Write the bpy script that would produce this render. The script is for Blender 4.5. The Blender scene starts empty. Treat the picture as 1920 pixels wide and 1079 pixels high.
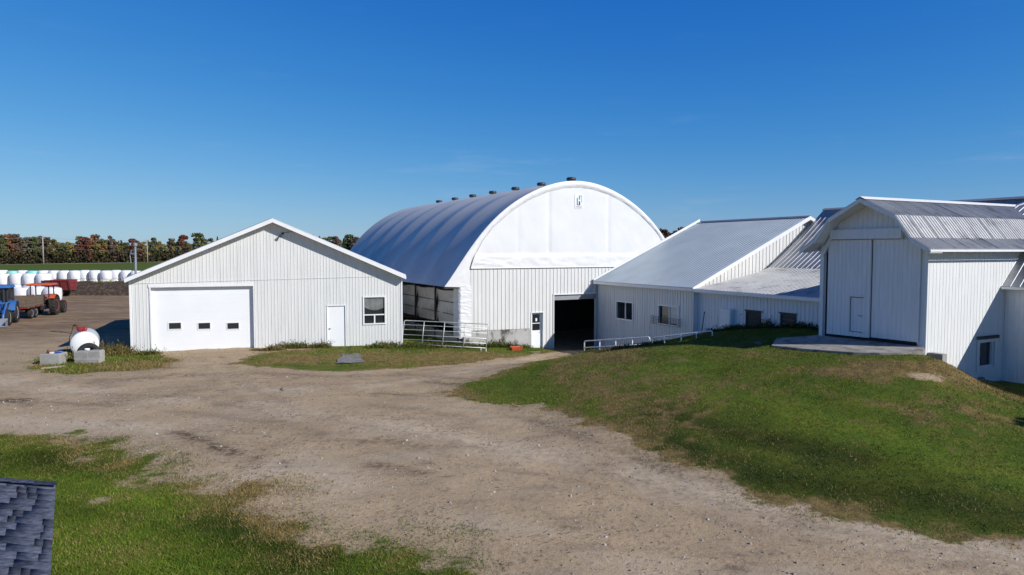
import bpy, math, random
import numpy as np
from mathutils import Vector, Matrix, noise

random.seed(7); rng = np.random.default_rng(11)
S = bpy.context.scene; COL = S.collection
rad = math.radians

# ------------------------------------------------------------------ camera maths
F_PX, CX, CY, CAM_Z = 1300.0, 960.0, 539.5, 5.0
PITCH = math.atan((CY - 469.0) / F_PX); SP, CP = math.sin(PITCH), math.cos(PITCH)
def ray(x, y):
    dx, dy = (x - CX) / F_PX, (CY - y) / F_PX
    return Vector((dx, CP + dy * SP, dy * CP - SP))
CAM = Vector((0, 0, CAM_Z))
def at(x, y, Y):
    r = ray(x, y); return CAM + r * (Y / r.y)
def gz(x, y, z=0.0):
    r = ray(x, y); return CAM + r * ((z - CAM_Z) / r.z)
TH = rad(27.3)
U = Vector((math.cos(TH), math.sin(TH), 0)); V = Vector((-math.sin(TH), math.cos(TH), 0)); Z = Vector((0, 0, 1))
def W(u, v, z): return U * u + V * v + Z * z
def UV(p): return p.dot(U), p.dot(V)
def onplane(x, y, p0, n):
    r = ray(x, y); return CAM + r * ((p0 - CAM).dot(n) / r.dot(n))

# ------------------------------------------------------------------ terrain
ctrl = []
def cp(x, y, z): ctrl.append((x, y, z))
def cpx(px, py, z):
    p = gz(px, py, z); cp(p.x, p.y, z)
for p in ((0, 680), (0, 760), (0, 850), (0, 1000), (200, 720), (400, 700), (600, 720), (300, 800), (600, 850), (600, 1000),
          (300, 1060), (900, 900), (900, 1070), (800, 780), (1200, 1000), (1500, 1075), (246, 664), (480, 664), (100, 690),
          (1040, 775), (1180, 833), (1290, 888), (1400, 932), (1650, 988), (1920, 1032), (1700, 1079), (100, 600)):
    cpx(p[0], p[1], 0)
for q in ((-6.04, 37.8, -.26), (-9, 37, -.15), (-2.6, 38.6, -.4), (1.6, 40.6, -.78), (2.5, 41.1, -.95), (5, 42.4, -1.2),
          (3.0, 44, -1.1), (6, 47, -1.1), (-3, 44, -.5), (-7, 46, -.3), (-5, 52, -.3), (0, 56, -.8), (10, 55, -1), (-12, 55, -.1), (20, 50, -1),
          (7.8, 36.6, .15), (9.6, 33.7, .95), (10.7, 31.6, 1.4), (12.4, 28.2, 1.75), (6.4, 40, -.5)):
    cp(*q)
cpx(830, 735, -.08); cpx(940, 750, 0); cpx(900, 690, -.3); cpx(1000, 668, -.7); cpx(1055, 664, -.8); cpx(760, 695, -.2)
for q in ((1100, 663.5, 30.6), (1150, 657.5, 29.2), (1200, 651.5, 28.2), (1250, 646.5, 27.5), (1300, 642.5, 27.0), (1380, 643, 26.2), (1440, 648, 25.3)):
    r_ = at(*q); cp(r_.x, r_.y, r_.z)
cp(3.4, 35.2, -.75); cp(4.6, 33.2, -.1); cp(6.4, 31.4, .55); cp(8.2, 29.8, 1.0); cp(9.6, 28.3, 1.35)
for q in ((9.3, 24.7, 1.48), (10.5, 23.5, 1.56), (11.2, 22.6, 1.59), (12.4, 22.2, 1.63), (13.2, 22.5, 1.65), (12.6, 24.2, 1.6), (11.6, 26.3, 1.6), (10.6, 25.2, 1.52),
          (13.6, 21.6, 1.43), (14.2, 21.6, 1.14), (14.6, 21.5, .88), (14.9, 20.0, .58), (15.6, 22.3, .5), (17.2, 24.6, .3), (18.5, 23, .3), (20, 18, .2),
          (17, 19, .45), (13.0, 17.0, .62), (12.5, 14.5, .35), (14, 12, .1), (20, 26, .2), (24, 22, .1), (22, 30, .2), (18, 36, .3), (14, 38, .3)):
    cp(*q)
CT = np.array(ctrl)
def tps_k(r2): return np.where(r2 < 1e-9, 0, r2 * np.log(np.maximum(r2, 1e-9)))
def _fit():
    n = len(CT); P = CT[:, :2]
    K = tps_k(((P[:, None, :] - P[None, :, :]) ** 2).sum(-1)) + np.eye(n) * .4
    A = np.zeros((n + 3, n + 3)); A[:n, :n] = K; A[:n, n] = 1; A[:n, n + 1:] = P; A[n, :n] = 1; A[n + 1:, :n] = P.T
    b = np.zeros(n + 3); b[:n] = CT[:, 2]
    return np.linalg.solve(A, b)
TW = _fit()
def sstep(a, b, x):
    t = np.clip((x - a) / (b - a), 0, 1); return t * t * (3 - 2 * t)
def H(X, Y):
    X = np.asarray(X, float); Y = np.asarray(Y, float); sh = X.shape; X = X.ravel(); Y = Y.ravel()
    out = np.zeros(len(X)); n = len(CT)
    win = sstep(-30, -21, X) * (1 - sstep(22, 32, X)) * sstep(5, 10, Y) * (1 - sstep(48, 60, Y))
    idx = np.where(win > 0)[0]
    for c in np.array_split(idx, max(1, len(idx) // 20000 + 1)):
        if len(c) == 0: continue
        d = tps_k((X[c, None] - CT[None, :, 0]) ** 2 + (Y[c, None] - CT[None, :, 1]) ** 2)
        out[c] = (d @ TW[:n] + TW[n] + TW[n + 1] * X[c] + TW[n + 2] * Y[c]) * win[c]
    return out.reshape(sh)
def h1(x, y): return float(H(np.array([x]), np.array([y]))[0])
def hit(px, py):
    r = ray(px, py); t = np.linspace(6, 140, 2600)
    X, Y, Zz = r.x * t, r.y * t, CAM_Z + r.z * t
    d = Zz - H(X, Y); i = np.argmax(d < 0)
    return Vector((X[i], Y[i], float(H(X[i:i + 1], Y[i:i + 1])[0])))

# ------------------------------------------------------------------ mesh helpers
ORG = {}
class MB:
    def __init__(s): s.v = []; s.f = []
    def add(s, pts, faces):
        k = len(s.v); s.v += [tuple(p) for p in pts]; s.f += [tuple(i + k for i in f) for f in faces]; return s
    def poly(s, pts): return s.add(pts, [tuple(range(len(pts)))])
    def hexa(s, b, t):
        return s.add(list(b) + list(t), [(3, 2, 1, 0), (4, 5, 6, 7), (0, 1, 5, 4), (1, 2, 6, 5), (2, 3, 7, 6), (3, 0, 4, 7)])
    def box(s, fr, a0, a1, b0, b1, c0, c1):
        return s.hexa([fr(a0, b0, c0), fr(a1, b0, c0), fr(a1, b1, c0), fr(a0, b1, c0)], [fr(a0, b0, c1), fr(a1, b0, c1), fr(a1, b1, c1), fr(a0, b1, c1)])
    def prism(s, ring, off):
        n = len(ring); off = Vector(off); ring = [Vector(p) for p in ring]
        return s.add(ring + [p + off for p in ring], [tuple(range(n))[::-1], tuple(range(n, 2 * n))] + [(i, (i + 1) % n, n + (i + 1) % n, n + i) for i in range(n)])
    def tube(s, path, r, n=8):
        path = [Vector(p) for p in path]; rs = r if isinstance(r, (list, tuple)) else [r] * len(path)
        k = len(s.v); prev = None
        for i, p in enumerate(path):
            t = (path[min(i + 1, len(path) - 1)] - path[max(i - 1, 0)]).normalized()
            a = Vector((0, 0, 1)) if abs(t.z) < .9 else Vector((1, 0, 0))
            if prev is not None: a = prev
            b = t.cross(a).normalized(); a = b.cross(t).normalized(); prev = a
            for j in range(n):
                q = 2 * math.pi * j / n; s.v.append(tuple(p + (a * math.cos(q) + b * math.sin(q)) * rs[i]))
        for i in range(len(path) - 1):
            for j in range(n):
                s.f.append((k + i * n + j, k + i * n + (j + 1) % n, k + (i + 1) * n + (j + 1) % n, k + (i + 1) * n + j))
        s.f.append(tuple(range(k, k + n))[::-1]); e = k + (len(path) - 1) * n; s.f.append(tuple(range(e, e + n)))
        return s
    def lathe(s, c, axis, prof, n=24):
        """prof: list of (distance along axis, radius)"""
        c = Vector(c); ax = Vector(axis).normalized(); a = Vector((0, 0, 1)) if abs(ax.z) < .9 else Vector((1, 0, 0))
        b = ax.cross(a).normalized(); a = b.cross(ax); k = len(s.v)
        for (t, r) in prof:
            for j in range(n):
                q = 2 * math.pi * j / n; s.v.append(tuple(c + ax * t + (a * math.cos(q) + b * math.sin(q)) * max(r, 1e-4)))
        for i in range(len(prof) - 1):
            for j in range(n): s.f.append((k + i * n + j, k + i * n + (j + 1) % n, k + (i + 1) * n + (j + 1) % n, k + (i + 1) * n + j))
        s.f.append(tuple(range(k, k + n))[::-1]); e = k + (len(prof) - 1) * n; s.f.append(tuple(range(e, e + n)))
        return s
    def grid(s, fn, nu, nv):
        k = len(s.v)
        for i in range(nu + 1):
            for j in range(nv + 1): s.v.append(tuple(fn(i / nu, j / nv)))
        for i in range(nu):
            for j in range(nv):
                a = k + i * (nv + 1) + j; s.f.append((a, a + nv + 1, a + nv + 2, a + 1))
        return s
    def build(s, name, mat, parent=None, smooth=False):
        me = bpy.data.meshes.new(name); o0 = ORG.get(parent.name, Vector()) if parent else Vector()
        me.from_pydata([(p[0] - o0.x, p[1] - o0.y, p[2] - o0.z) for p in s.v], [], s.f); me.update()
        if mat: me.materials.append(mat)
        if smooth: me.polygons.foreach_set('use_smooth', [True] * len(me.polygons))
        o = bpy.data.objects.new(name, me); COL.objects.link(o)
        if parent: o.parent = parent; ORG[o.name] = o0
        return o
def tag(o, label=None, cat=None, group=None, kind=None):
    if label: o['label'] = label
    if cat: o['category'] = cat
    if group: o['group'] = group
    if kind: o['kind'] = kind
    return o
def thing(name, label, cat, loc, group=None, rz=0.0, local=False):
    o = bpy.data.objects.new(name, None); COL.objects.link(o); o.empty_display_size = .3
    o.location = loc; o.rotation_euler = (0, 0, rz); ORG[o.name] = Vector() if local else Vector(loc)
    return tag(o, label, cat, group)
def copy_tree(o, parent=None):
    c = o.copy(); COL.objects.link(c)
    if parent: c.parent = parent
    for ch in list(o.children): copy_tree(ch, c)
    return c
def I(a, b, c): return Vector((a, b, c))
def lerp(poly, a):
    for (x0, z0), (x1, z1) in zip(poly, poly[1:]):
        if x0 <= a <= x1: return z0 + (z1 - z0) * (a - x0) / max(x1 - x0, 1e-9)
    return poly[0][1] if a < poly[0][0] else poly[-1][1]
def siding(fr, top, bot, ops=(), sp=.2, rw=.035, rd=.022, reveal=.14, ph=.1, mb=None, jit=0.0):
    mb = mb or MB(); a0, a1 = top[0][0], top[-1][0]
    bp = sorted(set(round(a, 4) for a in [a for a, _ in top] + [a for a, _ in bot if a0 <= a <= a1] + [e for o in ops for e in o[:2]]))
    def segs(L, R):
        out = [(lerp(bot, L), lerp(bot, R), lerp(top, L), lerp(top, R))]
        for (x0, x1, z0, z1) in ops:
            if x0 < R - 1e-4 and x1 > L + 1e-4:
                n = []
                for (p, q, s, t) in out:
                    if z0 > max(p, q): n.append((p, q, min(z0, s), min(z0, t)))
                    if z1 < min(s, t): n.append((max(z1, p), max(z1, q), s, t))
                out = n
        return out
    for L, R in zip(bp, bp[1:]):
        for (p, q, s, t) in segs(L, R):
            mb.poly([fr(L, 0, p), fr(R, 0, q), fr(R, 0, t), fr(L, 0, s)])
    for (x0, x1, z0, z1) in ops:
        for (p, q) in (((x0, z0), (x0, z1)), ((x1, z0), (x1, z1)), ((x0, z1), (x1, z1)), ((x0, z0), (x1, z0))):
            mb.poly([fr(p[0], 0, p[1]), fr(q[0], 0, q[1]), fr(q[0], -reveal, q[1]), fr(p[0], -reveal, p[1])])
    a = a0 + ph; i = 0
    while a < a1 - rw:
        L, R = a - rw / 2, a + rw / 2
        for (p, q, s, t) in segs(L, R):
            k = rw * .28
            mb.add([fr(L, 0, p), fr(R, 0, q), fr(R - k, rd, q), fr(L + k, rd, p), fr(L, 0, s), fr(R, 0, t), fr(R - k, rd, t), fr(L + k, rd, s)],
                   [(1, 5, 6, 2), (2, 6, 7, 3), (3, 7, 4, 0), (4, 7, 6, 5), (0, 1, 2, 3)])
        a += sp * (1 + jit * (random.random() - .5)); i += 1
    return mb
def roofplane(mb, A, B, C, D, sp=.23, rw=.05, rh=.025, th=.05):
    """A,B along the eave, D above A and C above B on the ridge"""
    A, B, C, D = map(Vector, (A, B, C, D)); n = (B - A).cross(D - A).normalized()
    if n.z < 0: n = -n
    mb.hexa([A - n * th, B - n * th, C - n * th, D - n * th], [A, B, C, D])
    L = (B - A).length; k = max(1, int(L / sp))
    for i in range(k + 1):
        t = min(max(i * sp / L, rw / L), 1 - rw / L); e = (B - A).normalized()
        p, q = A.lerp(B, t), D.lerp(C, t)
        mb.add([p - e * rw / 2, p + e * rw / 2, p + e * rw * .2 + n * rh, p - e * rw * .2 + n * rh, q - e * rw / 2, q + e * rw / 2, q + e * rw * .2 + n * rh, q - e * rw * .2 + n * rh],
               [(0, 1, 2, 3), (4, 7, 6, 5), (1, 5, 6, 2), (2, 6, 7, 3), (3, 7, 4, 0)])
    return mb

# ------------------------------------------------------------------ materials
def nd(nt, t, **k):
    n = nt.nodes.new(t)
    for a, b in k.items(): setattr(n, a, b)
    return n
def mat(name, col, rough=.5, metal=0.0, var=.12, vs=1.5, stretch=None, bump=0.0, bs=30.0, col2=None, c2lo=.55, c2hi=.7, c2s=2.0, c2stretch=None, spec=.5, fine=0.0, fs=60):
    m = bpy.data.materials.new(name); m.use_nodes = True; nt = m.node_tree; L = nt.links.new
    b = nt.nodes['Principled BSDF']; b.inputs['Roughness'].default_value = rough; b.inputs['Metallic'].default_value = metal
    b.inputs['Specular IOR Level'].default_value = spec
    tc = nd(nt, 'ShaderNodeTexCoord')
    def ns(scale, st=None, det=4):
        mp = nd(nt, 'ShaderNodeMapping'); L(tc.outputs['Object'], mp.inputs[0])
        if st: mp.inputs['Scale'].default_value = st
        n = nd(nt, 'ShaderNodeTexNoise'); n.inputs['Scale'].default_value = scale; n.inputs['Detail'].default_value = det
        L(mp.outputs[0], n.inputs['Vector']); return n.outputs['Fac']
    cur = None
    rp = nd(nt, 'ShaderNodeMapRange'); L(ns(vs, stretch), rp.inputs[0]); rp.inputs[1].default_value = .3; rp.inputs[2].default_value = .7
    rp.inputs[3].default_value = 1 - var; rp.inputs[4].default_value = 1 + var
    hv = nd(nt, 'ShaderNodeMix', data_type='RGBA', blend_type='MULTIPLY'); hv.inputs[0].default_value = 1
    hv.inputs[6].default_value = (*col, 1)
    cb = nd(nt, 'ShaderNodeCombineColor'); [L(rp.outputs[0], cb.inputs[i]) for i in range(3)]; L(cb.outputs[0], hv.inputs[7]); cur = hv.outputs[2]
    if col2:
        mr = nd(nt, 'ShaderNodeMapRange'); L(ns(c2s, c2stretch, 6), mr.inputs[0]); mr.inputs[1].default_value = c2lo; mr.inputs[2].default_value = c2hi
        mx = nd(nt, 'ShaderNodeMix', data_type='RGBA'); L(mr.outputs[0], mx.inputs[0]); L(cur, mx.inputs[6]); mx.inputs[7].default_value = (*col2, 1); cur = mx.outputs[2]
    if fine:
        rp2 = nd(nt, 'ShaderNodeMapRange'); L(ns(fs), rp2.inputs[0]); rp2.inputs[1].default_value = .3; rp2.inputs[2].default_value = .7
        rp2.inputs[3].default_value = 1 - fine; rp2.inputs[4].default_value = 1 + fine
        c2 = nd(nt, 'ShaderNodeCombineColor'); [L(rp2.outputs[0], c2.inputs[i]) for i in range(3)]
        m2 = nd(nt, 'ShaderNodeMix', data_type='RGBA', blend_type='MULTIPLY'); m2.inputs[0].default_value = 1; L(cur, m2.inputs[6]); L(c2.outputs[0], m2.inputs[7]); cur = m2.outputs[2]
    L(cur, b.inputs['Base Color'])
    if bump:
        bp = nd(nt, 'ShaderNodeBump'); bp.inputs['Strength'].default_value = bump; bp.inputs['Distance'].default_value = .02
        L(ns(bs), bp.inputs['Height']); L(bp.outputs[0], b.inputs['Normal'])
    return m
M = {}
M['siding'] = mat('white_steel_siding', (.71, .71, .69), .42, var=.05, vs=1.2, stretch=(3, 3, .35), col2=(.56, .53, .47), c2lo=.6, c2hi=.85, c2s=1.6, c2stretch=(5, 5, .3))
M['barnwood'] = mat('white_barn_boards', (.74, .745, .74), .6, var=.06, vs=2.2, stretch=(5, 5, .5), bump=.15, bs=25, col2=(.50, .49, .45), c2lo=.64, c2hi=.9, c2s=2.0, c2stretch=(7, 7, .5))
M['door'] = mat('white_door_paint', (.84, .85, .86), .35, var=.03, vs=.8)
M['trim'] = mat('white_trim_paint', (.82, .82, .82), .4, var=.04, vs=2, col2=(.6, .58, .54), c2lo=.66, c2hi=.85, c2s=3)
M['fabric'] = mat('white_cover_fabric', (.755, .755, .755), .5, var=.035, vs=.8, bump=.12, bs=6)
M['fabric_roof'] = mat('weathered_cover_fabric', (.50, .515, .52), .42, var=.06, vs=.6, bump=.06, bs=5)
M['galv'] = mat('galvanised_roofing', (.33, .39, .45), .45, .55, var=.06, vs=.7, stretch=(1, 1, 1), col2=(.28, .335, .385), c2lo=.5, c2hi=.8, c2s=.8)
M['galv_old'] = mat('old_galvanised_roofing', (.50, .51, .52), .5, .6, var=.12, vs=.9, col2=(.30, .28, .27), c2lo=.58, c2hi=.75, c2s=1.3, fine=.1, fs=20)
M['galv_worn'] = mat('worn_painted_roofing', (.50, .50, .49), .5, .4, var=.10, vs=1.0, col2=(.27, .26, .26), c2lo=.54, c2hi=.74, c2s=1.6, fine=.08, fs=14)
M['roof_dark'] = mat('grey_garage_roofing', (.35, .37, .4), .4, .5)
M['apron'] = mat('worn_apron_concrete', (.33, .305, .27), .9, var=.2, vs=1.5, bump=.3, bs=40, fine=.25, fs=25, col2=(.15, .135, .115), c2lo=.5, c2hi=.66, c2s=2.5)
M['soil'] = mat('shade_darkened_soil', (.06, .045, .035), .95, var=.3, vs=2, bump=.5)  # barn floor soil, darkened to carry the shade of the interior
M['concrete'] = mat('poured_concrete', (.34, .325, .30), .85, var=.14, vs=2, bump=.2, bs=40, fine=.12, fs=30)
M['stained'] = mat('stained_concrete', (.44, .43, .41), .85, var=.12, vs=2, bump=.2, bs=40, col2=(.085, .07, .06), c2lo=.50, c2hi=.60, c2s=1.0, c2stretch=(1.6, 1.6, .9))
M['steel'] = mat('dark_steel', (.05, .05, .055), .5, .3)
M['greysteel'] = mat('grey_painted_steel', (.34, .36, .38), .45, .4)
M['gate'] = mat('galvanised_gate_tube', (.66, .67, .66), .45, .3, var=.06, vs=3, col2=(.45, .4, .36), c2lo=.6, c2hi=.8, c2s=4)
M['glass'] = mat('window_glass', (.02, .024, .028), .06, var=.02, spec=.7)
M['dark'] = mat('shade_black', (.02, .018, .016), .9)  # near black that paints shade into gaps and recesses
M['oldwood'] = mat('grey_weathered_wood', (.075, .068, .06), .85, var=.3, vs=5, stretch=(6, 6, .6), bump=.3)
M['rubber'] = mat('black_rubber', (.022, .021, .02), .8, var=.3, vs=6, fine=.15)
M['blue'] = mat('blue_tractor_paint', (.03, .14, .42), .4, var=.12, vs=3, col2=(.09, .11, .14), c2lo=.55, c2hi=.75, c2s=3)
M['orange'] = mat('orange_paint', (.55, .10, .035), .5, var=.15, vs=3, col2=(.25, .10, .06), c2lo=.55, c2hi=.75, c2s=3)
M['maroon'] = mat('faded_maroon_paint', (.22, .035, .035), .5, var=.2, vs=3, col2=(.11, .05, .035), c2lo=.55, c2hi=.7, c2s=4)
M['planks'] = mat('brown_wagon_planks', (.15, .11, .075), .85, var=.3, vs=3, stretch=(1, 1, 5), bump=.3)
M['rim'] = mat('pale_wheel_rim', (.66, .66, .62), .45, var=.1)
M['wrap'] = mat('white_bale_wrap', (.83, .83, .84), .3, var=.04, vs=2, bump=.25, bs=5)
M['teal'] = mat('teal_bale_wrap', (.25, .68, .60), .3, var=.06, vs=2, bump=.25, bs=5)
M['tank'] = mat('white_tank_paint', (.82, .82, .80), .35, var=.05, vs=2, col2=(.45, .36, .28), c2lo=.66, c2hi=.8, c2s=5)
M['redpump'] = mat('red_pump_paint', (.34, .035, .035), .4, var=.1)
M['compost'] = mat('dark_compost', (.055, .036, .026), .95, var=.4, vs=3, bump=.8, bs=12, col2=(.11, .075, .045), c2lo=.5, c2hi=.65, c2s=3)
M['polewood'] = mat('grey_pole_wood', (.34, .32, .29), .8, var=.15, stretch=(8, 8, .5))
M['bark'] = mat('grey_brown_bark', (.12, .095, .075), .9, var=.3, vs=4)
M['teal_logo'] = mat('teal_logo_print', (.05, .36, .42), .5, var=.02)
M['dark_logo'] = mat('charcoal_logo_print', (.03, .033, .04), .5, var=.02)
M['grey_logo'] = mat('grey_logo_print', (.30, .31, .33), .5, var=.02)
M['bluelid'] = mat('blue_plastic', (.05, .13, .5), .4)
M['slate'] = mat('grey_board', (.15, .15, .16), .7, var=.2, vs=4, col2=(.27, .26, .24), c2lo=.5, c2hi=.7, c2s=5)
M['pane_reflection'] = mat('painted_reflection_grey', (.17, .175, .17), .6, var=.2, vs=3)  # grey of the reflection painted on the upper garage pane
M['stone'] = mat('grey_stone', (.19, .165, .14), .85, var=.25, vs=2)
M['straw'] = mat('pale_wood', (.34, .27, .19), .85, var=.2)
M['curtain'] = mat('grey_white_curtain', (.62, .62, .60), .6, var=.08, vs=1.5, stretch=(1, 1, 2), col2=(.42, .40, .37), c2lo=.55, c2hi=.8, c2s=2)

def vcol_mat(name, attr, rough=.8, trans=0.0):
    m = bpy.data.materials.new(name); m.use_nodes = True; nt = m.node_tree; b = nt.nodes['Principled BSDF']
    a = nd(nt, 'ShaderNodeAttribute'); a.attribute_name = attr
    nt.links.new(a.outputs['Color'], b.inputs['Base Color']); b.inputs['Roughness'].default_value = rough; b.inputs['Specular IOR Level'].default_value = .2
    return m
M['blade'] = vcol_mat('grass_blades', 'tint')

# ------------------------------------------------------------------ ground masks (world polygons)
ca, sa = math.cos(rad(-31)), math.sin(rad(-31))
def polydist(X, Y, poly):
    P = np.array([(p[0], p[1]) for p in poly]); n = len(P); d = np.full(X.shape, 1e9); ins = np.zeros(X.shape, bool)
    for i in range(n):
        a, b = P[i], P[(i + 1) % n]; e = b - a
        t = np.clip(((X - a[0]) * e[0] + (Y - a[1]) * e[1]) / max(e @ e, 1e-9), 0, 1)
        d = np.minimum(d, np.hypot(X - a[0] - t * e[0], Y - a[1] - t * e[1]))
        c = ((a[1] > Y) != (b[1] > Y)) & (X < (b[0] - a[0]) * (Y - a[1]) / (b[1] - a[1] + 1e-12) + a[0]); ins ^= c
    return np.where(ins, d, -d)
def hp(*pts): return [hit(*p) for p in pts]
LAWN = hp((-60, 815), (0, 817), (70, 822), (140, 828), (205, 868), (270, 895), (330, 905), (420, 918), (500, 935), (470, 962), (530, 1000), (620, 1012), (720, 1026), (810, 1044), (870, 1060), (900, 1078))
LAWN = LAWN + [Vector((-1, 8, 0)), Vector((-2, 4, 0)), Vector((-30, 4, 0)), Vector((-30, 17, 0))]
STRIP = hp((432, 682), (480, 663), (560, 657)) + [Vector((-9, 38.5, 0)), Vector((-6.3, 38.5, 0)), Vector((-10, 52, 0)), Vector((-4, 52, 0)), W(15.6, 36, 0), W(21, 35.7, 0)] + hp((1060, 659), (1000, 665), (940, 672), (860, 683), (760, 692), (650, 698), (570, 694), (500, 690))
MOUND = hp((1062, 666), (985, 685), (900, 712), (835, 735), (880, 752), (960, 768), (1040, 772), (1075, 800), (1160, 815), (1200, 845), (1290, 882), (1400, 925), (1530, 958), (1650, 985), (1800, 1012), (1919, 1030))
MOUND = MOUND + [Vector((16, 10, 0)), Vector((30, 10, 0)), Vector((30, 26, 0)), W(27.3, 14, 0), W(24.1, 14, 0), W(24.1, 34.0, 0)] + [Vector((4.6, 38, 0))]
TANKG = hp((55, 692), (90, 668), (130, 655), (243, 655), (300, 668), (345, 674), (300, 690), (230, 696), (140, 702), (80, 700))
APRON = [gz(1447, 648, 1.55), gz(1490, 652.5, 1.585), gz(1530, 656, 1.62), gz(1600, 661, 1.66), gz(1650, 662.5, 1.68), gz(1690, 662, 1.70), gz(1728, 659, 1.74), gz(1734, 655, 1.76), W(22.58, 14.02, 1.80), W(22.58, 18.1, 1.74), W(21.2, 18.9, 1.62)]
def ell(X, Y, px, py, rx, ry):
    c = hit(px, py); ex = abs(hit(px + rx, py).x - c.x); ey = abs(hit(px, py - ry).y - c.y)
    return np.exp(-(((X - c.x) / ex) ** 2 + ((Y - c.y) / ey) ** 2))
def vnoise(X, Y, s, seed=0):
    rs = np.random.default_rng(seed); g = rs.random((256, 256)); x = X / s + 1000; y = Y / s + 1000
    i = np.floor(x).astype(int); j = np.floor(y).astype(int); fx = x - i; fy = y - j; fx = fx * fx * (3 - 2 * fx); fy = fy * fy * (3 - 2 * fy)
    q = lambda a, b: g[a % 256, b % 256]
    return (q(i, j) * (1 - fx) + q(i + 1, j) * fx) * (1 - fy) + (q(i, j + 1) * (1 - fx) + q(i + 1, j + 1) * fx) * fy
def fbm(X, Y, s, seed=0):
    return (vnoise(X, Y, s, seed) * .5 + vnoise(X, Y, s / 2.1, seed + 1) * .28 + vnoise(X, Y, s / 4.3, seed + 2) * .14 + vnoise(X, Y, s / 9, seed + 3) * .08)
def masks(X, Y):
    g = np.zeros(X.shape)
    for poly, w in ((LAWN, 1.5), (STRIP, .6), (MOUND, .75), (TANKG, .5)):
        g = np.maximum(g, sstep(-w, w, polydist(X, Y, poly) + ((fbm(X, Y, 2.2, 5) - .5) * 1.7 + (fbm(X, Y, .7, 6) - .5) * 1.3) * w))
    g = np.maximum(g, sstep(108, 116, Y + (fbm(X, Y, 15, 8) - .5) * 10))
    bare = .62 * ell(X, Y, 1745, 710, 55, 12) + .8 * ell(X, Y, 185, 940, 26, 10) + .5 * ell(X, Y, 1000, 762, 70, 8) + .5 * ell(X, Y, 470, 890, 50, 12) + .4 * ell(X, Y, 1450, 668, 40, 8)
    g = g * (1 - np.clip(bare, 0, 1) * sstep(.3, .6, fbm(X, Y, 1.1, 21) + bare * .4))
    dry = .0 + .55 * (fbm(X, Y, 2.4, 31) - .47) + .9 * (fbm(X, Y, .6, 33) - .5)
    for e in ((1130, 662, 150, 12, .75), (1060, 690, 100, 10, .2), (1720, 692, 140, 18, .42), (1830, 725, 90, 28, .45), (1600, 690, 120, 14, .2), (1700, 770, 200, 18, .12), (700, 672, 190, 18, .75), (900, 668, 130, 12, .65), (560, 675, 80, 10, .5), (560, 935, 120, 45, .5), (470, 900, 60, 30, .4), (640, 1050, 200, 25, .4), (1120, 800, 120, 20, .12), (860, 735, 60, 12, .5), (1500, 950, 250, 14, .35), (1450, 665, 80, 10, .4), (280, 680, 90, 10, .6), (200, 690, 120, 8, .4)):
        dry = dry + e[4] * ell(X, Y, *e[:4])
    for poly, w, k in ((LAWN, .7, .5), (MOUND, .5, .6), (STRIP, .45, .5), (TANKG, .4, .35)): dry = dry + k * np.exp(-((polydist(X, Y, poly) - .1) / w) ** 2) * sstep(.3, .6, fbm(X, Y, 1.2, 35) + .1)
    yard = sstep(33, 46, Y + (fbm(X, Y, 6, 41) - .5) * 8) * (1 - sstep(100, 110, Y)) * sstep(-16, -20, X)
    return np.clip(g, 0, 1), np.clip(dry, 0, 1), np.clip(yard, 0, 1)

def linemask(X, Y, pts, w):
    P = [hit(*p) for p in pts]; d = np.full(X.shape, 1e9)
    for a, b in zip(P, P[1:]):
        e = np.array([b.x - a.x, b.y - a.y]); t = np.clip(((X - a.x) * e[0] + (Y - a.y) * e[1]) / (e @ e), 0, 1); d = np.minimum(d, np.hypot(X - a.x - t * e[0], Y - a.y - t * e[1]))
    return np.exp(-(d / w) ** 2)
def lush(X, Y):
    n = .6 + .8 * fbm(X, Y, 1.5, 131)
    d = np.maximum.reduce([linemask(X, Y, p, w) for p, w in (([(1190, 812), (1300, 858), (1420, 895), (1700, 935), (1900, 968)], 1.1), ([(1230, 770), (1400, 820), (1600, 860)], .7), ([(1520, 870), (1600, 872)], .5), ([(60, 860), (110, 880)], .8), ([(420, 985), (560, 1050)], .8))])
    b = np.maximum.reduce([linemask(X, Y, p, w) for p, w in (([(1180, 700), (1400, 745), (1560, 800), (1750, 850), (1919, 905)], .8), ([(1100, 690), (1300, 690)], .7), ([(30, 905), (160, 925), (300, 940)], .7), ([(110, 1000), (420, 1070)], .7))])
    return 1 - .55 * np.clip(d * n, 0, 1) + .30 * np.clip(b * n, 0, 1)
def axis(lo, d0, d1, step, hi):
    a = [d0]; s = step
    while a[-1] > lo: s *= 1.22; a.append(a[-1] - s)
    b = [d1]; s = step
    while b[-1] < hi: s *= 1.22; b.append(b[-1] + s)
    return np.array(sorted(set(a)) + list(np.arange(d0 + step, d1 - step * .5, step)) + b)
xs = axis(-2600, -27, 23, .17, 2600); ys = axis(-900, 8, 46, .17, 3600)
GX, GY = np.meshgrid(xs, ys, indexing='ij'); GH = H(GX, GY)
gm, dm, ym = masks(GX, GY)
near = sstep(6, 9, GY) * (1 - sstep(50, 70, GY)) * sstep(-45, -30, GX) * (1 - sstep(25, 35, GX))
RX, RY = GX * ca + GY * sa, -GX * sa + GY * ca
GH = GH + near * ((fbm(GX, GY, 3.0, 51) - .5) * .10 + (fbm(GX, GY, .7, 55) - .5) * (.035 + .03 * gm) + (1 - gm) * ((fbm(RX / 4, RY, .9, 58) - .5) * .04 + (fbm(GX, GY, .45, 59) - .5) * .05))
n0, n1 = GX.shape
idx = np.arange(n0 * n1).reshape(n0, n1)
fc = np.stack([idx[:-1, :-1], idx[1:, :-1], idx[1:, 1:], idx[:-1, 1:]], -1).reshape(-1, 4)
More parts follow.
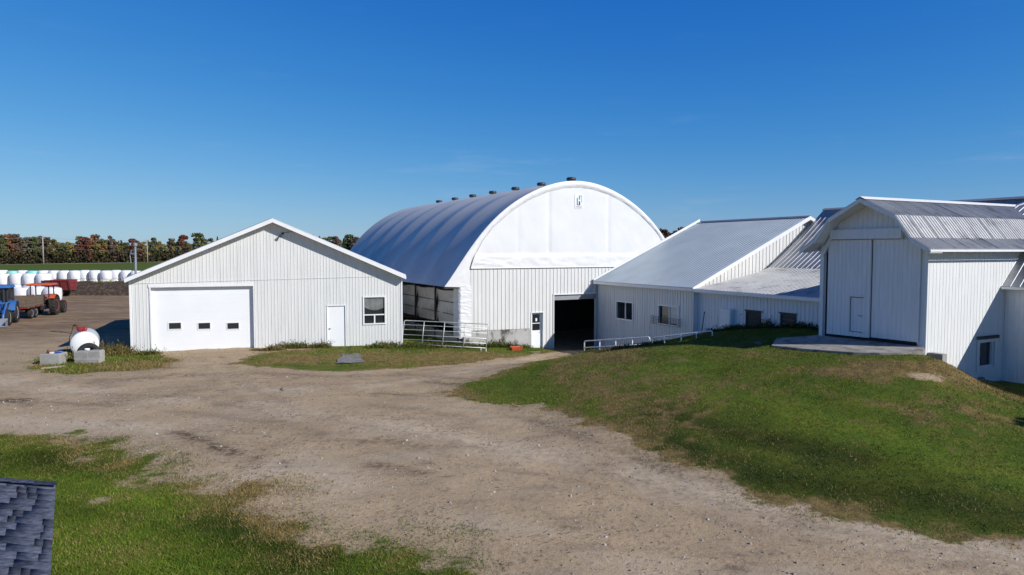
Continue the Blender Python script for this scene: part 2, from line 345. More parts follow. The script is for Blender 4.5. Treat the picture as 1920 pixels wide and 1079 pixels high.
def np_mesh(name, co, faces, tint=None, attr='tint', smooth=False):
    me = bpy.data.meshes.new(name); nf, k = faces.shape
    me.vertices.add(len(co)); me.vertices.foreach_set('co', np.asarray(co, np.float32).ravel())
    me.loops.add(nf * k); me.loops.foreach_set('vertex_index', faces.astype(np.int32).ravel())
    me.polygons.add(nf); me.polygons.foreach_set('loop_start', np.arange(0, nf * k, k, dtype=np.int32)); me.polygons.foreach_set('loop_total', np.full(nf, k, np.int32))
    if smooth: me.polygons.foreach_set('use_smooth', np.ones(nf, bool))
    me.update(calc_edges=True)
    if tint is not None:
        a = me.attributes.new(attr, 'FLOAT_COLOR', 'POINT'); a.data.foreach_set('color', np.asarray(tint, np.float32).ravel())
    return me
def np_obj(name, me, m, parent=None):
    me.materials.append(m); o = bpy.data.objects.new(name, me); COL.objects.link(o)
    if parent: o.parent = parent
    return o
gme = np_mesh('ground', np.stack([GX, GY, GH], -1).reshape(-1, 3), fc, np.stack([gm, dm, ym, np.ones_like(gm)], -1).reshape(-1, 4), 'cover', True)

dk = np.zeros_like(GX); lt = np.zeros_like(GX)
for pts, w, s in (([(335, 812), (400, 838), (460, 855), (525, 869)], .28, 1.0), ([(0, 752), (42, 752)], .35, 1.3), ([(42, 756), (60, 764)], .2, .7), ([(640, 742), (720, 738), (800, 742)], .22, .6), ([(700, 760), (790, 770), (880, 790)], .35, .35),
                  ([(680, 828), (720, 822), (790, 838)], .3, .6), ([(700, 873), (745, 876)], .25, .8), ([(760, 880), (800, 888)], .12, .9), ([(1380, 1066), (1435, 1072)], .16, 1.2), ([(640, 705), (760, 702), (860, 710)], .4, .5), ([(800, 716), (860, 722)], .35, .8),
                  ([(1900, 1010), (1500, 935), (1280, 890), (1120, 835), (1000, 790)], .30, .55), ([(170, 720), (300, 706), (450, 700), (620, 706)], .5, .5), ([(150, 700), (330, 690)], .3, .5), ([(0, 700), (130, 690), (240, 640)], .6, .35),
                  ([(1920, 1060), (1500, 985), (1100, 880), (700, 800), (350, 745), (0, 735)], .22, .30), ([(1900, 1078), (1440, 1000), (1040, 895), (640, 815), (300, 765), (0, 752)], .22, .28), ([(1060, 662), (900, 690), (700, 720), (400, 730), (150, 760)], .25, .3), ([(1045, 660), (880, 684), (690, 708), (430, 712)], .25, .3),
                  ([(380, 670), (400, 720), (520, 790), (800, 870)], .22, .25), ([(420, 668), (450, 715), (580, 780), (860, 850)], .22, .25)):
    dk = np.maximum(dk, s * linemask(GX, GY, pts, w) * sstep(.30, .62, fbm(GX, GY, .8, 101) + .12))
for pts, w in (([(1900, 1045), (1500, 970), (1150, 880), (800, 810), (420, 760), (0, 715)], .9), ([(1000, 672), (860, 700), (640, 730), (300, 735)], .6), ([(620, 905), (560, 870), (450, 905)], .9), ([(0, 790), (300, 800), (420, 860)], .7)):
    lt = np.maximum(lt, linemask(GX, GY, pts, w) * sstep(.3, .6, fbm(GX, GY, 1.6, 111)))
wa = gme.attributes.new('wear', 'FLOAT_COLOR', 'POINT'); wa.data.foreach_set('color', np.stack([np.clip(dk, 0, 1), np.clip(lt, 0, 1), lush(GX, GY) * .7, 1 + 0 * dk], -1).astype(np.float32).ravel())
def ground_mat():
    m = bpy.data.materials.new('farmyard_ground'); m.use_nodes = True; nt = m.node_tree; L = nt.links.new; b = nt.nodes['Principled BSDF']
    b.inputs['Roughness'].default_value = .95; b.inputs['Specular IOR Level'].default_value = .15
    at_ = nd(nt, 'ShaderNodeAttribute'); at_.attribute_name = 'cover'; sp = nd(nt, 'ShaderNodeSeparateColor'); L(at_.outputs['Color'], sp.inputs[0])
    geo = nd(nt, 'ShaderNodeNewGeometry')
    def ns(s, det=5, st=None, rot=0):
        mp = nd(nt, 'ShaderNodeMapping'); L(geo.outputs['Position'], mp.inputs[0]); mp.inputs['Rotation'].default_value = (0, 0, rot)
        if st: mp.inputs['Scale'].default_value = st
        n = nd(nt, 'ShaderNodeTexNoise'); n.inputs['Scale'].default_value = s; n.inputs['Detail'].default_value = det; L(mp.outputs[0], n.inputs['Vector']); return n.outputs['Fac']
    def mth(op, a, c):
        n = nd(nt, 'ShaderNodeMath', operation=op)
        for i, q in enumerate((a, c)):
            if isinstance(q, (int, float)): n.inputs[i].default_value = q
            else: L(q, n.inputs[i])
        return n.outputs[0]
    def mr(x, a, c, d=0.0, e=1.0):
        n = nd(nt, 'ShaderNodeMapRange', interpolation_type='SMOOTHSTEP'); L(x, n.inputs[0])
        for i, q in zip((1, 2, 3, 4), (a, c, d, e)): n.inputs[i].default_value = q
        return n.outputs[0]
    def mix(f, a, c):
        n = nd(nt, 'ShaderNodeMix', data_type='RGBA')
        L(f, n.inputs[0]) if not isinstance(f, float) else setattr(n.inputs[0], 'default_value', f)
        for i, q in ((6, a), (7, c)):
            if isinstance(q, tuple): n.inputs[i].default_value = (*q, 1)
            else: L(q, n.inputs[i])
        return n.outputs[2]
    grav = mix(mr(ns(.35), .35, .65), (.44, .328, .207), (.375, .278, .174))
    grav = mix(mr(ns(1.1, 7, (.45, 1.3, 1), rad(-31)), .52, .72, 0, .65), grav, (.24, .178, .122))
    grav = mix(mr(ns(2.6, 7, (.6, 1, 1), rad(-20)), .60, .74, 0, .75), grav, (.17, .117, .076))
    grav = mix(mr(ns(7, 6), .55, .72, 0, .6), grav, (.19, .14, .098))
    grav = mix(mr(ns(20, 5), .52, .66, 0, .5), grav, (.20, .155, .115))
    grav = mix(mr(ns(34, 3), .58, .70, 0, .6), grav, (.50, .44, .37))
    grav = mix(mr(ns(.6, 5, (.4, 1.2, 1), rad(-40)), .52, .75, 0, .5), grav, (.46, .385, .295))
    w_ = nd(nt, 'ShaderNodeAttribute'); w_.attribute_name = 'wear'; ws = nd(nt, 'ShaderNodeSeparateColor'); L(w_.outputs['Color'], ws.inputs[0])
    grav = mix(mth('MULTIPLY', ws.outputs[1], mr(ns(5, 5), .35, .6, .2, .75)), grav, (.53, .435, .325))
    grav = mix(mth('MULTIPLY', ws.outputs[0], mr(ns(6, 6), .35, .6, .3, 1.0)), grav, (.085, .058, .038))
    yard = mix(mr(ns(.5, 6, (.4, 1.5, 1), rad(15)), .35, .68), (.22, .15, .092), (.33, .235, .148))
    yard = mix(mr(ns(1.3, 6), .55, .7, 0, .7), yard, (.27, .18, .085))
    yard = mix(mr(ns(1.8, 7, (.35, 1.6, 1), rad(12)), .50, .66, 0, .8), yard, (.10, .068, .045))
    yard = mix(mr(ns(9, 5), .54, .70, 0, .6), yard, (.12, .085, .06))
    soil = mix(sp.outputs[2], grav, yard)
    grs = mix(mr(ns(.9), .35, .65), (.070, .112, .010), (.108, .132, .014))
    grs = mix(mr(ns(5, 5), .45, .7, 0, .6), grs, (.042, .072, .010))
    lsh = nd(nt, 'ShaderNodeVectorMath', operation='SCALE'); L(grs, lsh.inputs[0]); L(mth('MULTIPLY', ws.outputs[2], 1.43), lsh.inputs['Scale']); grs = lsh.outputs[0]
    dryc = mix(mr(ns(4, 5), .35, .65), (.22, .16, .06), (.14, .10, .042))
    dryf = mr(mth('ADD', sp.outputs[1], mth('MULTIPLY', mth('SUBTRACT', ns(2.2, 6), .5), .9)), .35, .75)
    grs = mix(dryf, grs, dryc)
    e = mth('ADD', sp.outputs[0], mth('ADD', mth('MULTIPLY', mth('SUBTRACT', ns(1.4, 6), .5), .7), mth('MULTIPLY', mth('SUBTRACT', ns(9, 4), .5), .5)))
    gf = mr(e, .38, .62)
    L(mix(gf, soil, grs), b.inputs['Base Color'])
    bp = nd(nt, 'ShaderNodeBump'); bp.inputs['Strength'].default_value = .55; bp.inputs['Distance'].default_value = .035
    hgt = mth('ADD', mth('MULTIPLY', ns(7, 6), 1.0), mth('MULTIPLY', ns(32, 3), .5)); L(hgt, bp.inputs['Height']); L(bp.outputs[0], b.inputs['Normal'])
    return m
tag(np_obj('ground', gme, ground_mat()), kind='structure')

# ------------------------------------------------------------------ grass blades, stones
def scatter(poly_bbox, n, want):
    x0, x1, y0, y1 = poly_bbox
    X = rng.uniform(x0, x1, n); Y = rng.uniform(y0, y1, n)
    px = CX + F_PX * X / np.maximum(Y, .1) ; ok = (px > -150) & (px < 2080)
    X, Y = X[ok], Y[ok]; g, d, y = masks(X, Y); k = want(X, Y, g)
    return X[k], Y[k], d[k], g[k]
def gheight(X, Y):
    i = np.clip(np.searchsorted(xs, X) - 1, 0, len(xs) - 2); j = np.clip(np.searchsorted(ys, Y) - 1, 0, len(ys) - 2)
    fx = (X - xs[i]) / (xs[i + 1] - xs[i]); fy = (Y - ys[j]) / (ys[j + 1] - ys[j])
    return (GH[i, j] * (1 - fx) + GH[i + 1, j] * fx) * (1 - fy) + (GH[i, j + 1] * (1 - fx) + GH[i + 1, j + 1] * fx) * fy
GREENS = np.array([(.072, .132, .010), (.108, .158, .014), (.052, .098, .009), (.138, .165, .02)]); DRYS = np.array([(.30, .225, .07), (.22, .155, .055), (.34, .27, .11), (.15, .105, .04)])
def blades(X, Y, dry, hmin, hmax, wd):
    n = len(X); Zb = gheight(X, Y); a = rng.uniform(0, 2 * math.pi, n); h = rng.uniform(hmin, hmax, n); w = wd * rng.uniform(.6, 1.3, n) * (1 + Y * .012)
    h = h * (.45 + 1.3 * fbm(X, Y, .5, 95)); lean = rng.normal(0, .7, (n, 2)) * h[:, None]
    P = np.stack([X, Y, Zb - .01], -1); dx = np.stack([np.cos(a) * w, np.sin(a) * w, 0 * a], -1)
    tip = P + np.stack([lean[:, 0], lean[:, 1], h], -1)
    co = np.stack([P - dx, P + dx, tip], 1).reshape(-1, 3); f = np.arange(n * 3).reshape(-1, 3)
    isd = rng.random(n) < np.clip(dry * 1.1 + (fbm(X, Y, .8, 77) - .5) * .9, .04, .95)
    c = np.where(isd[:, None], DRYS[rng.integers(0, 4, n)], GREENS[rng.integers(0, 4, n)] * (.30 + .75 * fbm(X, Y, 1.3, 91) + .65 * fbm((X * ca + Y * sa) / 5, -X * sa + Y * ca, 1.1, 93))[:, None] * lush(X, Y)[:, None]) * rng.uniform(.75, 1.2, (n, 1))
    t = np.concatenate([np.repeat(c, 3, 0), np.ones((n * 3, 1))], 1)
    return co, f, t
def inpoly(poly, m=-1.5): return lambda X, Y, g: (polydist(X, Y, poly) > m) & (rng.random(len(X)) < g * 1.1 - .05 + (rng.random(len(X)) < .06) * .3)
def field(name, label, poly, bbox, n, hm, hx, wd):
    X, Y, d, g = scatter(bbox, n, inpoly(poly)); co, f, t = blades(X, Y, d, hm, hx, wd)
    tag(np_obj(name, np_mesh(name, co, f, t), M['blade']), label, 'grass', kind='stuff')
field('lawn_grass', 'short patchy lawn grass in the lower left corner beside the dark shingled roof', LAWN, (-16, 0, 9, 18.5), 380000, .025, .065, .006)
def mound_not_apron(X, Y, g): return inpoly(MOUND)(X, Y, g) & (polydist(X, Y, APRON) < 0)
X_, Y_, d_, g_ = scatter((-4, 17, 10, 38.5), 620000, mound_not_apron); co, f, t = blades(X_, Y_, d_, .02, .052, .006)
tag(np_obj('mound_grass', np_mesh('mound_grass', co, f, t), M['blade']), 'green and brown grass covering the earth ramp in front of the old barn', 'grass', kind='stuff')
field('verge_grass', 'dry grass strip along the garage front and under the leaning gate', STRIP, (-15, 5.5, 30, 48), 130000, .025, .07, .007)
field('yard_grass', 'rough grass around the white fuel tank and concrete blocks', TANKG, (-24, -14, 27, 36), 40000, .03, .12, .008)
def stones(n):
    X, Y, d, g = scatter((-17, 11, 9.5, 34), n, lambda X, Y, g: (g < .25) & (rng.random(len(X)) < np.clip(2.2 - Y / 14, .12, 1)))
    m = len(X); r = rng.exponential(.008, m) + .006; r = np.minimum(r, .05); Zb = gheight(X, Y)
    base = np.array([(1, 0, -.2), (-.4, .9, -.2), (-.6, -.8, -.2), (.1, .1, .75), (.5, .6, .3), (-.7, .1, .4)])
    fb = np.array([(0, 4, 3), (4, 1, 3), (1, 5, 3), (5, 2, 3), (2, 0, 3), (0, 1, 4), (1, 2, 5)])
    a = rng.uniform(0, 6.28, m); c, s = np.cos(a), np.sin(a); q = base[None] * rng.uniform(.6, 1.3, (m, 6, 1))
    co = np.stack([X[:, None] + r[:, None] * (q[..., 0] * c[:, None] - q[..., 1] * s[:, None]), Y[:, None] + r[:, None] * (q[..., 0] * s[:, None] + q[..., 1] * c[:, None]), Zb[:, None] + r[:, None] * q[..., 2]], -1).reshape(-1, 3)
    f = (fb[None] + np.arange(m)[:, None, None] * 6).reshape(-1, 3)
    col = np.array([(.36, .33, .29), (.25, .21, .17), (.45, .43, .40), (.16, .13, .10), (.30, .25, .2)])[rng.integers(0, 5, m)]
    t = np.concatenate([np.repeat(col, 6, 0), np.ones((m * 6, 1))], 1)
    tag(np_obj('loose_stones', np_mesh('loose_stones', co, f, t), M['blade']), 'loose gravel stones scattered over the dirt yard', 'gravel', kind='stuff')
stones(30000)
def litter(n):
    X, Y, d, g = scatter((-18, 12, 9.5, 36), n, lambda X, Y, g: (g < .55) & (rng.random(len(X)) < np.clip((fbm(X, Y, 1.6, 121) - .40) * 2.2 + .5 * np.exp(-((g - .25) / .2) ** 2), .03, 1)))
    m = len(X); L = np.minimum(rng.exponential(.03, m) + .018, .085); w = rng.uniform(.003, .008, m) * (.6 + Y * .035); a = rng.normal(rad(-31), .9, m); Zb = gheight(X, Y) + .012
    dx, dy = np.cos(a), np.sin(a); e = rng.uniform(.0, .02, m)
    co = np.stack([np.stack([X - dx * L - dy * w, Y - dy * L + dx * w, Zb], -1), np.stack([X - dx * L + dy * w, Y - dy * L - dx * w, Zb], -1), np.stack([X + dx * L, Y + dy * L, Zb + e], -1)], 1).reshape(-1, 3)
    c = np.array([(.07, .047, .03), (.11, .078, .05), (.05, .036, .025), (.17, .125, .075)])[rng.integers(0, 4, m)]
    tag(np_obj('ground_litter', np_mesh('ground_litter', co, np.arange(m * 3).reshape(-1, 3), np.concatenate([np.repeat(c, 3, 0), np.ones((m * 3, 1))], 1)), M['blade']), 'scattered bits of straw and stalks on the dirt yard', 'litter', kind='stuff')
litter(60000)
# ------------------------------------------------------------------ GARAGE
GA = rad(19); g_ = Vector((math.cos(GA), math.sin(GA), 0)); n_ = Vector((math.sin(GA), -math.cos(GA), 0))
G0 = Vector((-18.5, 33.5, 0)); GW = 13.2; GL = 13.0
def gf(a, d, z): return G0 + g_ * a + n_ * d + Z * z
def gpx(x, y, d=0.0):
    p = onplane(x, y, G0 + n_ * d, n_); q = p - G0; return q.dot(g_), q.z
garage = thing('garage', 'low white metal garage with one wide overhead door and a shallow gable', 'garage', G0 + Z * 0)
OV = .45
tl, tr, tp = gpx(233, 523, OV), gpx(761, 516, OV), gpx(510, 409.5, OV)
RZ = tp[1]; RA = tp[0]; EZ = (tl[1] + tr[1]) / 2; EL, ER = tl[0], tr[0]
def rz(a): return lerp([(EL, EZ), (RA, RZ), (ER, EZ)], a)
TH_R = .22
gtop = [(0, rz(0) - .05), (RA, RZ - .05), (GW, rz(GW) - .05)]; gbot = [(0, -.5), (GW, -.9)]
dl, dr = gpx(286, 667)[0], gpx(477, 660)[0]; dt = gpx(380, 538)[1]
pl, pr = gpx(613.5, 650)[0], gpx(649, 650)[0]; pt = gpx(630, 573)[1]; pb = gpx(630, 651)[1]
wl, wr = gpx(682, 580)[0], gpx(722, 580)[0]; wt = gpx(700, 557)[1]; wb = gpx(700, 607)[1]
siding(gf, gtop, gbot, [(dl, dr, -.9, dt), (pl, pr, -.95, pt), (wl, wr, wb, wt)], sp=.163, rw=.026, rd=.016, reveal=.19, jit=.2).build('front_wall', M['siding'], garage)
# seam where the upper sheets lap the lower ones
mb = MB(); s0, s1 = gpx(243, 532.5)[1], gpx(752, 517.5)[1]
mb.prism([gf(0, .024, s0), gf(0, .034, s0), gf(0, .034, s0 + .012), gf(0, .024, s0 + .012)], gf(GW, 0, s1) - gf(0, 0, s0)); mb.build('sheet_seam', M['siding'], garage)
siding(lambda a, d, z: gf(GW + d, -a, z), [(0, rz(GW) - .06), (GL, rz(GW) - .06)], [(0, -1), (GL, -1)], sp=.2).build('side_wall', M['siding'], garage)
siding(lambda a, d, z: gf(-d, -a, z), [(0, rz(0) - .06), (GL, rz(0) - .06)], [(0, -1), (GL, -1)], sp=.2).build('side_wall', M['siding'], garage)
siding(lambda a, d, z: gf(a, -GL - d, z), gtop, [(0, -1), (GW, -1)], sp=.2).build('back_wall', M['siding'], garage)
MB().box(gf, -.03, .05, -.03, .035, -.9, rz(0) - .06).build('corner_trim', M['trim'], garage); mb = MB(); mb.box(gf, GW - .05, GW + .03, -.03, .035, -1, rz(GW) - .06); mb.build('corner_trim', M['trim'], garage)
mb = MB()
roofplane(mb, gf(EL, OV - .02, EZ), gf(EL, -GL - .4, EZ), gf(RA, -GL - .4, RZ), gf(RA, OV - .02, RZ), sp=.3)
roofplane(mb, gf(ER, OV - .02, EZ), gf(ER, -GL - .4, EZ), gf(RA, -GL - .4, RZ), gf(RA, OV - .02, RZ), sp=.3); mb.build('roof', M['roof_dark'], garage)
mb = MB(); ft = .20
for (a, b) in (((EL, EZ), (RA, RZ)), ((RA, RZ), (ER, EZ))):
    mb.prism([gf(a[0], OV, a[1] - .01), gf(b[0], OV, b[1] - .01), gf(b[0], OV, b[1] - ft - .02), gf(a[0], OV, a[1] - ft)], -n_ * -.035)
mb.build('rake_fascia', M['trim'], garage)
mb = MB()
for (a, b) in (((EL, EZ), (RA, RZ)), ((RA, RZ), (ER, EZ))):
    mb.hexa([gf(a[0], -.02, a[1] - ft + .02), gf(b[0], -.02, b[1] - ft + .02), gf(b[0], OV, b[1] - ft + .02), gf(a[0], OV, a[1] - ft + .02)],
            [gf(a[0], -.02, a[1] - ft + .04), gf(b[0], -.02, b[1] - ft + .04), gf(b[0], OV, b[1] - ft + .04), gf(a[0], OV, a[1] - ft + .04)])
for e in (EL, ER):
    mb.box(gf, min(e, e * .999), max(e, e * .999) + .02, -GL, OV - .01, EZ - ft, EZ - .055)
mb.build('soffit', M['trim'], garage)
# overhead door
DD = -.17
mb = MB(); db = -.12; nsec = 8; hh = (dt - db) / nsec
dwin = []
for px in (328, 383, 437):
    c = gpx(px, 611.5, DD); dwin.append((c[0] - .27, c[0] + .27, c[1] - .15, c[1] + .15))
siding(lambda a, d, z: gf(a, DD + d, z), [(dl, dt), (dr, dt)], [(dl, db), (dr, db)], dwin, sp=50, mb=mb, reveal=.05, ph=60)
for i in range(1, nsec * 2):
    z = db + hh * i / 2; r = .006 if i % 2 == 0 else .003
    blocks = [(dl, dr)]
    for w in dwin:
        if w[2] - .02 < z < w[3] + .02:
            blocks = [s for (p, q) in blocks for s in ((p, w[0] - .03), (w[1] + .03, q)) if s[1] > s[0] and not (p > w[1] or q < w[0])] or blocks
    for (p, q) in blocks: mb.box(gf, p, q, DD + .001, DD + r, z - .008, z + .008)
door = mb.build('overhead_door', M['door'], garage)
for w in dwin:
    mb = MB()
    for (p, q, s, t) in ((w[0] - .045, w[1] + .045, w[3], w[3] + .045), (w[0] - .045, w[1] + .045, w[2] - .045, w[2]), (w[0] - .045, w[0], w[2], w[3]), (w[1], w[1] + .045, w[2], w[3])):
        mb.box(gf, p, q, DD + .002, DD + .022, s, t)
    mb.build('pane_frame', M['trim'], door); mb = MB(); mb.box(gf, w[0], w[1], DD - .03, DD - .02, w[2], w[3]); mb.build('pane', M['glass'], door)
mb = MB(); mb.box(gf, dl, dr, DD - .01, DD + .03, -.4, db - .012); mb.build('door_seal', M['rubber'], garage)
mb = MB(); tw = .1
mb.box(gf, dl - tw, dr + .03, .023, .05, dt, dt + .17); mb.box(gf, dl - tw * .6, dl, .023, .045, -.4, dt - .003); mb.box(gf, dr, dr + .035, .023, .045, -.4, dt - .003); mb.build('door_trim', M['trim'], garage)
# man door
mb = MB(); mb.box(gf, pl + .03, pr - .03, -.08, -.03, pb, pt - .03); md = mb.build('entry_door', M['door'], garage)
mb = MB(); mb.tube([gf(pl + .13, -.03, pb + 1.0), gf(pl + .13, .03, pb + 1.0), gf(pl + .22, .035, pb + 1.0)], .016); mb.lathe(gf(pl + .13, -.03, pb + 1.0), n_, [(0, .035), (.012, .035), (.02, .02)], 12); mb.build('handle', M['greysteel'], md)
mb = MB(); mb.box(gf, pl, pl + .028, -.1, .03, -.7, pt); mb.box(gf, pr - .028, pr, -.1, .03, -.7, pt); mb.box(gf, pl + .029, pr - .029, -.1, .03, pt - .028, pt); mb.box(gf, pl - .05, pr + .05, .024, .032, pt + .002, pt + .03); mb.build('entry_frame', M['trim'], garage)
def frame_bars(fr, x0, x1, z0, z1, w, d0, d1, mb=None):
    mb = mb or MB()
    mb.box(fr, x0, x1, d0, d1, z1 - w, z1); mb.box(fr, x0, x1, d0, d1, z0, z0 + w); mb.box(fr, x0, x0 + w, d0, d1, z0 + w, z1 - w); mb.box(fr, x1 - w, x1, d0, d1, z0 + w, z1 - w); return mb
win = frame_bars(gf, wl - .05, wr + .05, wb - .05, wt + .05, .075, .024, .05)
zm = wb + (wt - wb) * .33; xm = (wl + wr) / 2
win.box(gf, wl + .02, wr - .02, -.06, .03, zm - .03, zm + .03); win.box(gf, xm - .035, xm + .035, -.06, .03, wb, zm - .03)
win = win.build('window', M['trim'], garage)
for (p, q, s, t) in ((wl, wr, zm + .03, wt), (wl, xm - .035, wb, zm - .03), (xm + .035, wr, wb, zm - .03)):
    mb = MB(); mb.box(gf, p, q, -.05, -.04, s, t); mb.build('pane', M['glass'], win)
mb = MB(); mb.grid(lambda a, b: gf(wl + .025 + (wr - wl - .05) * a, -.034 + .004 * math.sin(a * 22), wt - .02 - (wt - zm) * (.55 + .18 * math.sin(a * 3)) * b), 20, 2); mb.build('pane_reflection', M['pane_reflection'], win)  # reflection in the upper pane, painted as a grey sheet before the glass
fl = gpx(530, 438, .1)
mb = MB(); mb.lathe(gf(fl[0], .01, fl[1]), n_, [(0, .06), (.04, .06), (.05, .03)], 12); mb.tube([gf(fl[0], .05, fl[1]), gf(fl[0], .12, fl[1] - .02), gf(fl[0] - .05, .16, fl[1] - .08)], .018)
mb.lathe(gf(fl[0] - .05, .15, fl[1] - .05), Vector((-.25, -.5, -.6)), [(0, .03), (.05, .05), (.16, .085), (.17, .07)], 14); mb.tube([gf(fl[0] + .02, .02, fl[1] + .03), gf(fl[0] + .5, .03, fl[1] + .1)], .01, 6); mb.build('floodlight', M['steel'], garage)
# service mast on the left eave
ms = at(253.5, 508, 38.2); ms2 = at(253.5, 463, 38.2)
mb = MB(); mb.tube([ms - Z * 3.4, ms2], .06, 10); mb.lathe(ms2, Z, [(0, .06), (.05, .11), (.16, .12), (.22, .05)], 12)
mb.tube([ms2 - Z * .22, ms2 + Vector((-.22, 0, -.2)), ms2 + Vector((-.3, 0, -.5)), ms2 + Vector((-.26, 0, -.9))], .025, 6); mb.box(lambda a, b, c: ms2 + Vector((a, b, c)), -.22, .0, -.05, .05, -.42, -.34)
mb.build('service_mast', M['greysteel'], garage)

# ------------------------------------------------------------------ FABRIC BARN
HV = 35.48; HU = 22.83; HL = 26.4; BAY = HL / 7
half = [(-8.7, 2.98), (-7.8, 4.18), (-6.91, 5.39), (-5.78, 6.62), (-4.61, 7.58), (-3.42, 8.27), (-2.2, 8.77), (-.98, 9.06), (0, 9.14)]
pts = half + [(-a, b) for a, b in half[-2::-1]]
pc = np.polyfit([p[0] for p in pts], [p[1] for p in pts], 8)
tt = np.linspace(-8.7, 8.7, 400); zz = np.polyval(pc, tt); arc = np.concatenate([[0], np.cumsum(np.hypot(np.diff(tt), np.diff(zz)))]); arc /= arc[-1]
def outer(s):
    return float(np.interp(s, arc, tt)), float(np.interp(s, arc, zz))
def onorm(s):
    a, b = outer(max(s - .004, 0)), outer(min(s + .004, 1)); d = Vector((b[0] - a[0], b[1] - a[1])).normalized(); return (-d.y, d.x)
ih = [(-7.63, 2.93), (-7.25, 3.6), (-6.97, 4.5), (-6.4, 5.45), (-5.78, 6.2), (-4.61, 7.13), (-3.42, 7.85), (-2.2, 8.35), (-.98, 8.63), (0, 8.70)]
ip = ih + [(-a, b) for a, b in ih[-2::-1]]
ia = np.concatenate([[0], np.cumsum([math.hypot(q[0] - p[0], q[1] - p[1]) for p, q in zip(ip, ip[1:])])]); ia /= ia[-1]
def inner(s): return float(np.interp(s, ia, [p[0] for p in ip])), float(np.interp(s, ia, [p[1] for p in ip]))
hoop = thing('fabric_barn', 'big arched fabric barn with ribbed cover and white gable end above metal siding', 'barn', W(HU, HV, -.8))
def roof_pt(a, b):
    t, z = outer(b); nx, nz = onorm(b); v = HL * a; ph = (v / BAY) % 1.0
    edge = min(1, b / .06, (1 - b) / .06)
    sag = -.16 * (1 - abs(2 * ph - 1) ** 1.4) * edge
    return W(HU + t + nx * sag, HV + v, z + nz * sag)
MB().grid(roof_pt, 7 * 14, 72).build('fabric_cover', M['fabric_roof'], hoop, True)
def rim_pt(a, b):
    """a along the arch, b from outer to inner edge"""
    o, i = outer(a), inner(a); k = b
    wr_ = .05 * (float(fbm(np.array([a * 34 + b * .5]), np.array([b * 1.3]), .42, 61)[0]) - .5) * (.25 + .75 * b) * (1 if .01 < a < .99 else 0)
    d = .09 * math.sin(math.pi * min(1, .15 + b * .85)) + wr_
    return W(HU + o[0] * (1 - k) + i[0] * k, HV - d + .02, o[1] * (1 - k) + i[1] * k)
MB().poly([W(14.25, HV + .015, 2.96), W(15.75, HV + .015, 2.90), W(16.3, HV + .015, 4.2), W(16.3, HV + .015, 5.6), W(15.1, HV + .015, 4.2)]).build('fabric_gusset', M['fabric'], hoop)
MB().grid(rim_pt, 420, 8).build('fabric_rim', M['fabric'], hoop, True)
ZB = 3.98
def topz(u): return lerp([(p[0] + HU, p[1]) for p in ip], u)
uL, uR = HU - 7.12, HU + 7.12
def end_pt(a, b):
    u = uL + (uR - uL) * a; zt = max(topz(u) + .03, ZB + .05); z = ZB + (zt - ZB) * b
    d = .035 * fbm(np.array([u]), np.array([z]), 1.6, 3)[0]
    for c, q_ in ((18.7, .014), (20.75, .03), (25.0, .026)): d -= q_ * math.exp(-((u - c) / .14) ** 2) * (1 if z > 4.8 else .3)
    if z < 4.78:
        k = (4.78 - z) / .8; d += .04 * min(1, k * 5) + .07 * (fbm(np.array([u * .8 + z * 1.2]), np.array([z * 2.2 - u * .25]), .5, 9)[0] - .45) * min(1, k * 3)
    return W(u, HV - .01 - d, z)
MB().grid(end_pt, 220, 46).build('end_panel', M['fabric'], hoop, True)
mb = MB(); mb.tube([W(uL, HV - .06, ZB - .01), W(uR, HV - .06, ZB - .01)], .035, 8); mb.build('hem_pipe', M['fabric'], hoop)
hf = lambda a, d, z: W(a, HV - d, z)
HD0, HD1, HDZ0, HDZ1 = 19.55, 20.42, -.80, 1.36; OP0, OP1, OPZ = 21.12, 24.15, 2.32
siding(hf, [(15.72, ZB - .03), (31.2, ZB - .03)], [(15.72, .46), (19.47, .40), (19.471, -1.8), (31.2, -1.8)], [(HD0, HD1, -1.8, HDZ1), (OP0, OP1, -1.8, OPZ)], sp=.247, rw=.034, rd=.028, reveal=.22, ph=.2).build('front_siding', M['siding'], hoop)
mb = MB(); mb.box(hf, 15.3, 19.46, -.25, -.02, -2, .40); mb.prism([hf(15.3, -.25, .402), hf(15.3, -.02, .402), hf(19.46, -.02, .402), hf(19.46, -.25, .402)], Z * .03); mb.build('foundation_wall', M['stained'], hoop)
# wrinkled fabric corner
def corner_pt(a, b):
    # wraps from the side wall round to the front siding
    path = [(14.98, -.75), (14.98, -.02), (15.06, .05), (15.72, .06)]; q = a * 3; i = min(int(q), 2); f = q - i
    p = path[i]; r = path[i + 1]; u = p[0] + (r[0] - p[0]) * f; d = p[1] + (r[1] - p[1]) * f; z = .08 + (2.98 - .08) * b
    w = .05 * (float(fbm(np.array([a * 1.2 + z * .35 + 9]), np.array([z * 1.6 + a * .4]), .16, 71)[0]) - .5)
    return W(u - (w if a < .35 else 0), HV - d - (w if a >= .35 else 0), z + .04 * math.sin(a * 9))
MB().grid(corner_pt, 30, 130).build('corner_flap', M['fabric'], hoop, True)
mb = MB(); mb.box(hf, 14.2, 15.3, -.3, .02, 2.86, 2.93); mb.build('eave_pipe', M['steel'], hoop)
